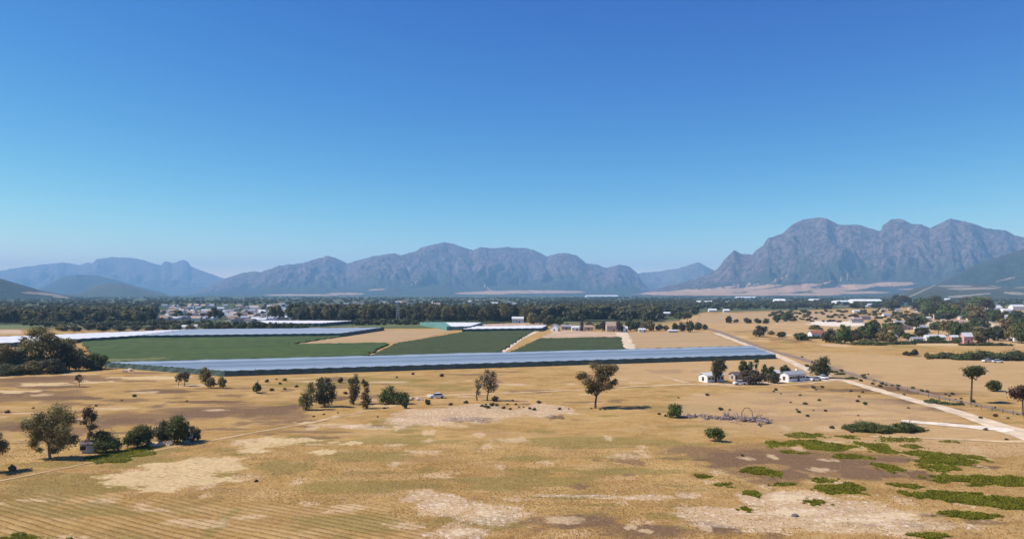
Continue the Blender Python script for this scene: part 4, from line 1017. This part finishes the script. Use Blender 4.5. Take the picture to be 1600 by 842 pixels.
def building(name, l, r, top, base, wallm, roofm, label, cat='house', group=None, rz=0.0, depth=0.75, nwin=3, roofk=0.32, door=True, chimney=False, parts=True):
    px = (l + r) / 2; X, Y = G(px, base); s = Y / F
    W = (r - l) * s; Ht = (base - top) * s
    ca, sa = abs(math.cos(rz)), abs(math.sin(rz))
    w = W / (ca + depth * sa); d = w * depth
    d = min(d, 12) if w < 40 else min(d, 40)
    h = Ht * (1 - roofk); rh = Ht * roofk
    Y = Y + d / 2
    X = (px - CX) * Y / F
    root = empty(name, (X, Y, gz(X, Y)), rz); tag(root, label, cat, group)
    wb, rb = gable_parts(w, d, h, rh, 0.3)
    wb.build('wall', M[wallm], root); rb.build('roof', M[roofm], root)
    if nwin:
        xs = np.linspace(-w * 0.38, w * 0.38, nwin + (1 if door else 0))
        for k, x in enumerate(xs):
            mb = MB()
            if door and k == (len(xs) // 2):
                mb.box((0, 0, 1.0), (0.95, 0.08, 2.0)); mb.build('door', M['door'], root, (x, -d / 2 - 0.03, 0))
            else:
                mb.box((0, 0, 0), (1.2, 0.08, 1.0)); f = mb.build('window', M['white_wall'], root, (x, -d / 2 - 0.02, h * 0.58))
                mb = MB(); mb.box((0, -0.05, 0), (1.0, 0.04, 0.82)); mb.build('pane', M['glass'], f)
        mb = MB(); mb.box((-w / 2 - 0.03, 0, min(1.1, h * 0.5)), (0.08, 1.1, min(1.3, h * 0.6))); mb.build('shutter', M['door'], root)
    if chimney:
        mb = MB(); mb.box((w * 0.3, d * 0.12, h + rh), (0.7, 0.7, 1.4)); mb.build('chimney', M['white_wall'], root)
    return root

building('farmhouse', 1092,1131,583,597,'white_wall','roof_pale','low white farmhouse at the left end of the farmyard, behind the tall dark tree', rz=R(26), nwin=4, roofk=0.25, depth=0.6)
building('farmhouse', 1218,1259,581,596,'white_wall','roof_grey','long white farmhouse with a blue-grey roof, right of the dark yard bush', rz=R(26), nwin=5, roofk=0.25, depth=0.5, chimney=True)
building('shed', 1141,1166,582,594,'grey_wall','roof_dark','dark-roofed grey shed between the two white farmhouses', cat='shed', rz=R(15), nwin=1, door=False)
building('shed', 1163,1171,576,592,'white_wall','roof_pale','small white shed with a bright gable behind the grey thicket', cat='shed', rz=R(30), nwin=0)
building('shed', 1204,1217,579,590,'cream_wall','roof_pale','pale shed behind the right white farmhouse, near the small rounded tree', cat='shed', rz=R(10), nwin=1, door=False)
building('hut', 130,149,690,708,'grey_wall','roof_dark','small grey hut half hidden beside the slender gum tree', cat='hut', rz=R(10), nwin=1, door=False, roofk=0.2)
building('shelter', 284,300,681,692,'grey_wall','roof_pale','pale-roofed shelter hidden in the bushes by the track', cat='shelter', rz=R(20), nwin=0, roofk=0.3)
# farmyard behind the fields
building('barn', 860,875,507,517.5,'white_wall','roof_pale','white barn with a high gable at the end of the pale track', cat='barn', rz=R(70), nwin=1, door=True, roofk=0.45, depth=1.0)
building('farm_building', 893,909,509.5,517,'white_wall','roof_pale','white farm building left of the cypress', cat='farm building', nwin=2)
building('farm_building', 877,892,508,515,'grey_wall','roof_grey','grey-roofed farm building just right of the white barn', cat='farm building', nwin=2)
building('farm_building', 912,926,508.5,516,'cream_wall','roof_tan','tan farm building right of the cypress', cat='farm building', nwin=2)
building('farm_building', 947,965,503,518,'cream_wall','roof_tan','tall cream farmhouse with a tan roof among the farmyard trees', nwin=3, roofk=0.4)
building('farm_building', 970,980,510,519,'white_wall','roof_pale','small white house near the top of the pale cross track', nwin=1)
building('farm_building', 998,1008,513,519,'white_wall','roof_pale','low white house right of the pale cross track', nwin=1)
building('farm_building', 800,818,495,504.5,'white_wall','roof_pale','white farm building on the green rise in front of the wood belt', cat='farm building', nwin=3)
building('hut', 285,293,508,515.5,'white_wall','roof_pale','white square hut behind the pale blue net, left of a white narrow tower', cat='hut', nwin=1, door=False)
building('hut', 304,308.5,507,515.5,'white_wall','roof_pale','narrow white tower behind the pale blue net, right of a square hut', cat='hut', nwin=0)
building('house', 1044,1058,515.5,519.5,'grey_wall','roof_pale','low grey farm shed among the last trees of the farmyard', cat='shed', nwin=1, door=False)
for k in range(70):
    px = 1200 + 270 * rt.random(); py = 487 + 17 * rt.random()
    place_mesh('bush', pick('shrub'), px, py, 5 + 4 * rt.random(), 2.5 + 2 * rt.random(), 'low scrub bush on the dry rise behind the bare sandy ground', 'bush', 'scrub on the dry rise', rt)
# right-hand settlement
building('shed', 1265,1287,517,529,'white_wall','roof_red','red-roofed white shed left of the grove of large dark trees', cat='shed', nwin=2)
building('house', 1445,1475,523.5,533,'white_wall','roof_pale','long pale pinkish house at the front of the right-hand settlement', nwin=5, depth=0.35)
building('house', 1503,1517,520,537,'pink_wall','roof_pale','tall pink house at the front of the right-hand settlement', nwin=2)
building('house', 1484,1496,524,532,'pink_wall','roof_pale','small pink house between dark trees, left of the tall pink house', nwin=1)
building('house', 1580,1598,520,533,'white_wall','roof_tan','white house behind dark trees at the right edge of the settlement', nwin=2)
building('house', 1450,1478,503,514,'cream_wall','roof_tan','long tan building beside the tall slim chimney', cat='building', nwin=3, depth=0.4)
building('house', 1478,1512,500,510,'cream_wall','roof_tan','long tan-roofed building right of the slim chimney', cat='building', nwin=4, depth=0.35)
building('house', 1404,1427,504.5,515,'cream_wall','roof_tan','cream building left of the dark trees in the middle of the settlement', cat='building', nwin=3, depth=0.4)
building('house', 1493,1511,483,494.5,'cream_wall','roof_pale','cream house high among the trees of the settlement', nwin=2)
building('house', 1470,1477,498.5,506,'cream_wall','roof_tan','small cream tower block behind the long tan building', cat='building', nwin=1, door=False)
building('house', 1543,1562,477,489.5,'white_wall','roof_pale','white house on the rise near the right edge', nwin=3)
building('house', 1564,1578,482,490,'white_wall','roof_pale','low white house right of the white house on the rise', nwin=2)
building('house', 1579,1598,476,485,'white_wall','roof_pale','wide white house nearest the right edge on the rise', nwin=3)
building('house', 1530,1545,503,512,'cream_wall','roof_tan','sandy building below the white houses on the rise', nwin=2)
building('house', 1386,1400,523,531,'grey_wall','roof_grey','grey house right of the grove of large dark trees', nwin=2)
building('house', 1424,1440,527,534,'grey_wall','roof_grey','low grey house left of the long pale pinkish house', nwin=2)
# far sheds
def far_box(name, l, r, top, base, wallm, roofm, label, cat='building', group=None, roofk=0.35, depth=0.5):
    px = (l + r) / 2; X, Y = G(px, base); s = Y / F; w = (r - l) * s; d = min(w * depth, 60); Ht = (base - top) * s
    wb, rb = gable_parts(w, d, Ht * (1 - roofk), Ht * roofk, 0.4)
    nw = len(wb.f4) + len(wb.f3)
    root = empty(name, (X, Y, 0)); tag(root, label, cat, group)
    wb.build('wall', M[wallm], root); rb.build('roof', M[roofm], root)
for l, r, t, b, lab in [(1303,1340,469.5,474,'long white shed, left one of the bright warehouse pair below the mountain'),(1328,1374,467.5,474.8,'large bright white warehouse below the right-hand mountain'),(1354,1369,474.5,478,'low white shed below the large bright warehouse'),
                        (1264,1280,467,473.5,'white shed left of the warehouse pair'),(1209,1226,467,474.5,'pale building in the dark trees left of the warehouses'),(1405,1426,469.5,476,'pale bluish building in the trees right of the warehouses')]:
    far_box('warehouse', l, r, t, b, 'white_wall', 'roof_pale' if 'bluish' in lab else 'white_wall', lab, 'warehouse')
for l, r, t, b in [(1086,1098,470,475.5),(1099,1112,470,476),(1130,1140,471,476),(1107,1119,482.5,487),(1130,1139,483,487.5),(1024,1034,474.5,478),(1037,1048,487.5,491.5),(1476,1484,466,471),(1478,1491,471,476.5),(915,965,461.2,464.5),(1150,1180,463.5,467)]:
    far_box('house', l, r, t, b, 'white_wall', 'white_wall', 'far white farm building in the dark trees below the right-hand mountain' if l > 1000 else 'very long white shed at the foot of the central mountains', 'building', 'far white farm buildings in the valley' if l > 1000 else None)

# small houses of the far towns: shared meshes
def town_proto(wallm, roofm, w, d, h, rh):
    wb, rb = gable_parts(w, d, h, rh, 0.3)
    a = wb.build('wall', M[wallm]); b = rb.build('roof', M[roofm]); ma, mb_ = a.data, b.data
    bpy.data.objects.remove(a); bpy.data.objects.remove(b); return ma, mb_
TP = [town_proto(*a) for a in [('white_wall', 'roof_grey', 10, 7, 2.8, 1.9), ('white_wall', 'roof_pale', 11, 7, 2.8, 1.3), ('cream_wall', 'roof_tan', 10, 8, 2.8, 1.7), ('grey_wall', 'roof_dark', 12, 7, 2.8, 1.7), ('cream_wall', 'roof_grey', 9, 7, 2.8, 2.0), ('white_wall', 'roof_tan', 9, 7, 3.0, 2.4)]]
def town_house(px, py, label, group, k=1.0):
    X, Y = G(px, py); ma, mr = TP[int(rt.integers(len(TP)))]
    root = empty('house', (X, Y, 0), R(float(rt.choice([0, 90, 0, 75, 15, 160])) + rt.normal() * 6)); tag(root, label, 'house', group)
    root.scale = (k, k, k)
    for nm, me in (('wall', ma), ('roof', mr)):
        o = bpy.data.objects.new(nm, me); link(o, root)
for px in np.arange(206, 332, 7.2):
    town_house(px + rt.normal(), 500.5 + rt.normal() * 0.8, 'small pale gabled house in the front row of the left town, beyond the white net', 'front row of the left town')
for k in range(125):
    px = 195 + 260 * rt.random(); py = 477 + 20 * rt.random() ** 0.9
    if px < 250 and py > 489: continue
    town_house(px, py, 'small pale house in the crowded left town below the mountains', 'small houses of the left town', 1.15)
for k in range(26):
    town_house(340 + 115 * rt.random(), 497 + 8 * rt.random(), 'small house in the left town between the big dark trees and the wood belt', 'houses beside the wood belt')
for k in range(34):
    town_house(500 + 340 * rt.random(), 471 + 8 * rt.random(), 'far white house above the treetops of the long wood belt', 'far houses above the wood belt', 1.5)
for k in range(36):
    town_house(1330 + 270 * rt.random(), 480 + 38 * rt.random(), 'small pale house half hidden in the trees of the right-hand settlement', 'half hidden houses of the right-hand settlement', 0.9)

# ------------------------------------------------------------------ pylon, chimney, poles
def pylon(px, py, hp, label):
    X, Y = G(px, py); h = hp * Y / F
    root = empty('power_pylon', (X, Y, 0)); tag(root, label, 'pylon')
    mb = MB(); n = 7
    def half(z): return 1.9 * (1 - z / h) ** 1.3 + 0.28
    zs = [h * (1 - (1 - k / n) ** 1.15) for k in range(n + 1)]
    for sx in (-1, 1):
        for sy in (-1, 1):
            mb.tube([(sx * half(z), sy * half(z), z) for z in zs], [0.10] * len(zs), 4)
    for k in range(n):
        a, b = half(zs[k]), half(zs[k + 1])
        for (p, q) in (((-1, -1), (1, -1)), ((1, -1), (1, 1)), ((1, 1), (-1, 1)), ((-1, 1), (-1, -1))):
            mb.tube([(p[0] * a, p[1] * a, zs[k]), (q[0] * b, q[1] * b, zs[k + 1])], [0.06, 0.06], 4)
            mb.tube([(q[0] * a, q[1] * a, zs[k]), (p[0] * b, p[1] * b, zs[k + 1])], [0.06, 0.06], 4)
    mb.build('tower_frame', M['metal'], root)
    for z in (0.70, 0.82, 0.94):
        mb = MB(); L = 3.4 - 1.4 * abs(z - 0.82) * 5
        mb.tube([(-L, 0, z * h), (0, 0, z * h + 0.5), (L, 0, z * h)], [0.05, 0.10, 0.05], 4); mb.tube([(-L, 0, z * h), (L, 0, z * h)], [0.07, 0.07], 4)
        mb.build('cross_arm', M['metal'], root)
pylon(621.5, 506, 31, 'grey lattice power pylon in front of the long wood belt')
X, Y = G(1459, 508.5)
root = empty('chimney', (X, Y, 0)); tag(root, 'tall slim tan chimney rising over the settlement buildings', 'chimney')
mb = MB(); mb.tube([(0, 0, 0), (0, 0, 10.2)], [0.75, 0.6], 10); mb.build('shaft', M['cream_wall'], root)
mb = MB(); mb.tube([(0, 0, 10.2), (0, 0, 10.7)], [0.75, 0.75], 10); mb.build('cap', M['roof_tan'], root)

# ------------------------------------------------------------------ vehicles
def car(px, py, rz, paint, label, kind='car'):
    X, Y = G(px, py)
    root = empty('parked_car', (X, Y, gz(X, Y)), rz); tag(root, label, 'car')
    prof = [(-2.05, 0.35), (-2.1, 0.75), (-1.95, 0.92), (-1.0, 0.98), (-0.35, 0.98), (1.75, 0.98), (2.05, 0.9), (2.1, 0.6), (2.05, 0.35)]
    def loft(prof, w, tap=1.0):
        mb = MB(); n = len(prof); V = [(x, -w * (tap if z > 1.0 else 1), z) for x, z in prof] + [(x, w * (tap if z > 1.0 else 1), z) for x, z in prof]
        f = [(i, (i + 1) % n, n + (i + 1) % n, n + i) for i in range(n)]
        t3 = []
        for k in range(1, n - 1): t3 += [(0, k + 1, k), (n, n + k, n + k + 1)]
        mb.add(V, f, t3); return mb
    loft(prof, 0.84).build('body', M[paint], root)
    loft([(-1.15, 0.98), (-0.55, 1.42), (0.95, 1.46), (1.7, 0.99)], 0.80, 0.86).build('cabin', M['glass'], root)
    mb = MB(); mb.box((0.2, 0, 1.475), (1.5, 1.3, 0.05)); mb.build('roof_panel', M[paint], root)
    for x in (-1.3, 1.3):
        for y in (-0.8, 0.8):
            mb = MB(); mb.tube([(0, -0.1, 0), (0, 0.1, 0)], [0.32, 0.32], 12); mb.build('wheel', M['rubber'], root, (x, y, 0.32))
car(1156, 601, R(8), 'car_white', 'pale car parked in front of the dark-roofed grey shed')
car(1264, 594.5, R(160), 'car_white', 'white car parked right of the long white farmhouse')
car(1274, 594.8, R(20), 'car_white', 'white car parked nearest the big dark tree at the yard end')
car(1286, 592, R(100), 'car_white', 'white car seen end-on under the big dark tree')
car(1543, 565.5, R(5), 'car_white', 'white car by the reed hedge, left of two')
car(1559, 566.5, R(170), 'car_white', 'white car by the reed hedge, right of two')
car(683, 621.5, R(12), 'car_white', 'white car standing by the rubble heap left of the two grey trees')
X, Y = G(676, 620)

# ------------------------------------------------------------------ felled branches and rubble
rl = np.random.default_rng(77)
LG = []
for k in range(4):
    mb = MB(); L = 2.2 + k * 0.8; n = 5
    pts = [(-L / 2 + L * i / n, 0.16 * math.sin(i * 1.3 + k) * L * 0.3, 0.12 + 0.10 * math.sin(i * 1.9 + k)) for i in range(n + 1)]
    mb.tube(pts, [0.20 - 0.022 * i for i in range(n + 1)], 7)
    for i in (2, 3, 4):
        a = pts[i]; mb.tube([a, (a[0] + 0.5, a[1] + (-1) ** i * 0.5, a[2] + 0.4), (a[0] + 0.8, a[1] + (-1) ** i * 0.9, a[2] + 0.55 + 0.2 * k)], [0.09, 0.06, 0.02], 5)
    o = mb.build('branch', M['deadwood'], smooth=True); LG.append(o.data); bpy.data.objects.remove(o)
for k in range(70):
    u = rl.random(); px = 1062 + 142 * u if k > 22 else 1128 + 66 * u
    py = np.interp(px, [1062, 1100, 1140, 1200], [652, 653, 655, 660]) + rl.normal() * 2.0
    X, Y = G(px, py); o = bpy.data.objects.new('branch', LG[int(rl.integers(4))]); link(o)
    o.location = (X, Y, gz(X, Y) + rl.random() * (0.5 if 1128 < px < 1196 else 0.1))
    o.rotation_euler = (rl.normal() * 0.5, rl.normal() * 0.25, rl.random() * 6.28)
    k_ = 0.5 + 0.55 * rl.random(); o.scale = (k_, k_, k_)
    tag(o, 'grey felled branch in the long heap right of the centre', 'branch', 'felled branches in the long heap')
X, Y = G(1168, 655)
mb = MB(); mb.tube([(-1.4, 0, 0), (-1.35, 0, 1.7), (-0.7, 0, 2.75), (0.3, 0.1, 2.8), (1.1, 0.1, 1.9), (1.3, 0.1, 0.0)], [0.11, 0.09, 0.08, 0.08, 0.07, 0.05], 7)
o = mb.build('bent_branch', M['bark'], loc=(X, Y, gz(X, Y)), smooth=True); tag(o, 'thin bent branch arching high over the branch heap', 'branch')
# brush lying under the branches
c = []
for k in range(34):
    px = 1066 + 136 * rl.random(); py = np.interp(px, [1062, 1140, 1200], [652, 655, 659]) + rl.normal() * 1.5
    X1, Y1 = G(px, py); X0, Y0 = G(1135, 655); c.append((X1 - X0, Y1 - Y0, 0.15, 0.9, 0.5, 0.32))
V, Q, T = leaf_cloud(c, rl, 0.22, 0.5, 0.6)
X0, Y0 = G(1135, 655); m_ = leaf_mat('dry_twigs', (0.15, 0.11, 0.10), (0.36, 0.29, 0.27))
o = mesh_np('brushwood', V, Q, [m_], None, False, {'tint': T}, loc=(X0, Y0, gz(X0, Y0))); tag(o, 'pale grey dry brushwood lying under the felled branches', 'brushwood', None, 'stuff')

# loose stones and rubble as single stones where they can be told apart
SM = []
for k in range(4):
    rr = np.random.default_rng(k); th = np.linspace(0, math.pi, 6)[:, None]; ph = np.linspace(0, 2 * math.pi, 8, endpoint=False)[None, :]
    j = 1 + 0.22 * rr.normal(size=(6, 8)); V = np.stack([0.5 * j * np.sin(th) * np.cos(ph), 0.42 * j * np.sin(th) * np.sin(ph), 0.30 * j * np.cos(th) + 0.12 + 0 * ph], -1).reshape(-1, 3)
    q = np.array([(i * 8 + jj, (i + 1) * 8 + jj, (i + 1) * 8 + (jj + 1) % 8, i * 8 + (jj + 1) % 8) for i in range(5) for jj in range(8)])
    o = mesh_np('stone', V, q, [M['stone']]); SM.append(o.data); bpy.data.objects.remove(o)
def stones(lst, label, group, k0=0.6, name='stone'):
    for px, py in lst:
        X, Y = G(px, py); o = bpy.data.objects.new(name, SM[int(rl.integers(4))]); link(o)
        o.location = (X, Y, gz(X, Y)); o.rotation_euler = (0, 0, rl.random() * 6.28); k_ = k0 * (0.6 + 0.9 * rl.random()); o.scale = (k_, k_, k_ * (0.7 + 0.5 * rl.random()))
        tag(o, label, 'stone', group)
stones([(668 + 16 * rl.random(), 617 + 5 * rl.random()) for _ in range(12)] + [(640 + 22 * rl.random(), 622 + 4 * rl.random()) for _ in range(8)], 'pale rubble stone in the rubble heap left of the two grey trees', 'rubble of the rubble heap', 1.3)
stones([(146 + 10 * rl.random(), 573 + 3 * rl.random()) for _ in range(6)] + [(190 + 14 * rl.random(), 579 + 2 * rl.random()) for _ in range(6)], 'pale rock at the left corner of the near shade net', 'rocks at the corner of the near net', 1.6)
stones([(232 + 34 * rl.random(), 694 + 4 * rl.random()) for _ in range(12)], 'pale stone in the broken bank below the row of bushes', 'stones of the broken bank', 1.1)
stones([(920 + 130 * rl.random(), 763 + 13 * rl.random()) for _ in range(16)] + [(585 + 40 * rl.random(), 756 + 20 * rl.random()) for _ in range(8)] + [(735, 621), (728, 624), (1120, 772), (1100, 768)], 'small whitish stone lying in the foreground grass', 'whitish stones in the foreground grass', 0.28)
stones([(660 + 170 * rl.random(), 772 + 60 * rl.random()) for _ in range(40)] + [(1240 + 200 * rl.random(), 770 + 50 * rl.random()) for _ in range(40)], 'small grey stone in the stony patches of the foreground', 'stones of the stony foreground patches', 0.26)
o = bpy.data.objects.new('boulder', SM[1]); link(o); X, Y = G(1242, 806); o.location = (X, Y, gz(X, Y)); o.scale = (1.0, 0.8, 0.8); tag(o, 'dark boulder in the stony grass at the lower right', 'boulder'); 
o.data = SM[1].copy(); o.data.materials.clear(); o.data.materials.append(M['roof_dark'])
o = bpy.data.objects.new('tree_stump', SM[2].copy()); link(o); X, Y = G(19, 736); o.location = (X, Y, gz(X, Y)); o.scale = (1.5, 1.1, 2.4); o.data.materials.clear(); o.data.materials.append(M['bark']); tag(o, 'dark old stump lying at the left edge by the track', 'tree stump')

fp = MB(); fp.tube([(0, 0, -0.2), (0, 0, 1.2)], [0.08, 0.07], 6)
fpm = fp.build('fence_post', M['bark']); fpd = fpm.data; bpy.data.objects.remove(fpm)
for k in range(16):
    px = 1352 + k * 16.5; py = np.interp(px, [1330, 1400, 1460, 1530, 1600], [586, 606, 622, 637, 652]) + 1.5
    X, Y = G(px, py); o = bpy.data.objects.new('fence_post', fpd); link(o); o.location = (X, Y, gz(X, Y)); o.rotation_euler = (rl.normal() * 0.05, rl.normal() * 0.05, 0)
    tag(o, 'dark wooden fence post beside the grey track', 'fence post', 'fence posts along the grey track')
# ------------------------------------------------------------------ grass
def grass():
    rnd = np.random.default_rng(31)
    n = 80000
    py = 846 - (846 - 690) * rnd.random(n) ** 1.0
    px = -60 + 1720 * rnd.random(n)
    D = F * H / (py - HY); X = (px - CX) * D / F; Y = D
    keepn = rnd.random(n) < np.clip((D / 150) ** 2, 0.15, 1)
    P = paint(X, Y)
    clump = vnoise(X / 2.2, Y / 2.2, 77) * 0.25 + vnoise(X / 9, Y / 9, 78) * 0.25 + 0.5 * rnd.random(n)
    keep = (clump > 0.42) & (P['bare'] < 0.45) & (P['brown'] < 0.55) & (P['green'] < 0.45) & (rnd.random(n) < 1.15 - P['stony'])
    X, Y = X[keep], Y[keep]; n = len(X)
    # the mown land keeps its rows
    a = R(-27.8); u = X * math.sin(-a) + Y * math.cos(-a)
    inrow = P['rows'][keep] > 0.7
    du = (np.round(u / 1.2) * 1.2 - u) * inrow
    X = X + du * math.sin(-a); Y = Y + du * math.cos(-a)
    hgt = np.where(inrow, 0.07, 0.11) * (0.6 + 0.8 * rnd.random(n))
    B = 4
    Z = gh(X, Y)
    VS = []
    for k in range(B):
        ang = rnd.random(n) * 6.283; off = 0.10 * rnd.random(n)
        bx = X + np.cos(ang) * off; by = Y + np.sin(ang) * off
        w = 0.04 + 0.05 * rnd.random(n); lx = np.cos(ang) * hgt * 0.5; ly = np.sin(ang) * hgt * 0.5
        VS.append(np.stack([np.stack([bx - np.sin(ang) * w, by + np.cos(ang) * w, Z - 0.02], 1), np.stack([bx + np.sin(ang) * w, by - np.cos(ang) * w, Z - 0.02], 1), np.stack([bx + lx, by + ly, Z + hgt], 1)], 1))
    V = np.concatenate(VS).reshape(-1, 3)
    T = np.repeat(np.tile(np.clip(vnoise(X / 5, Y / 5, 80) * 0.7 + 0.4 * rnd.random(n), 0, 1), B), 3)
    gm = leaf_mat('straw', (0.52, 0.345, 0.12), (0.80, 0.57, 0.25), trans=0.5)
    o = mesh_np('dry_grass', V, np.arange(len(V)).reshape(-1, 3), [gm], None, False, {'tint': T})
    tag(o, 'dry straw coloured grass tufts over the near field', 'grass', None, 'stuff')
    # low green plants
    n = 420000
    py = 846 - (846 - 672) * rnd.random(n); px = -40 + 1680 * rnd.random(n)
    D = F * H / (py - HY); X = (px - CX) * D / F; Y = D
    m = np.zeros(n, bool); sel = (px > 1060) | (px < 380); 
    P = np.zeros(n); P[sel] = paint(X[sel], Y[sel])['green']
    keep = (P > 0.5 + 0.6 * (vnoise(X / 0.9, Y / 0.9, 83) - 0.5)) & (rnd.random(n) < (P - 0.36) * 2.6)
    X, Y, pv_ = X[keep], Y[keep], P[keep]; n = len(X); Z = gh(X, Y)
    hg = 0.20 * np.clip((pv_ - 0.45) * 5, 0.35, 1) * (0.5 + rnd.random(n))
    B = 2; VS = []
    for k in range(B):
        ang = rnd.random(n) * 6.283; w = 0.09 + 0.09 * rnd.random(n)
        lx = np.cos(ang) * hg * 0.8; ly = np.sin(ang) * hg * 0.8
        VS.append(np.stack([np.stack([X - np.sin(ang) * w, Y + np.cos(ang) * w, Z + hg * 0.25], 1), np.stack([X + np.sin(ang) * w, Y - np.cos(ang) * w, Z + hg * 0.25], 1), np.stack([X + lx, Y + ly, Z + hg], 1)], 1))
    V = np.concatenate(VS).reshape(-1, 3)
    T = np.repeat(np.tile(np.clip(vnoise(X / 1.2, Y / 1.2, 84) * 0.6 + 0.4 * rnd.random(n), 0, 1), B), 3)
    o = mesh_np('green_groundcover', V, np.arange(len(V)).reshape(-1, 3), [M['leaf_low']], None, False, {'tint': T})
    tag(o, 'low green creeping plants in irregular patches on the dry field', 'ground cover', None, 'stuff')
grass()
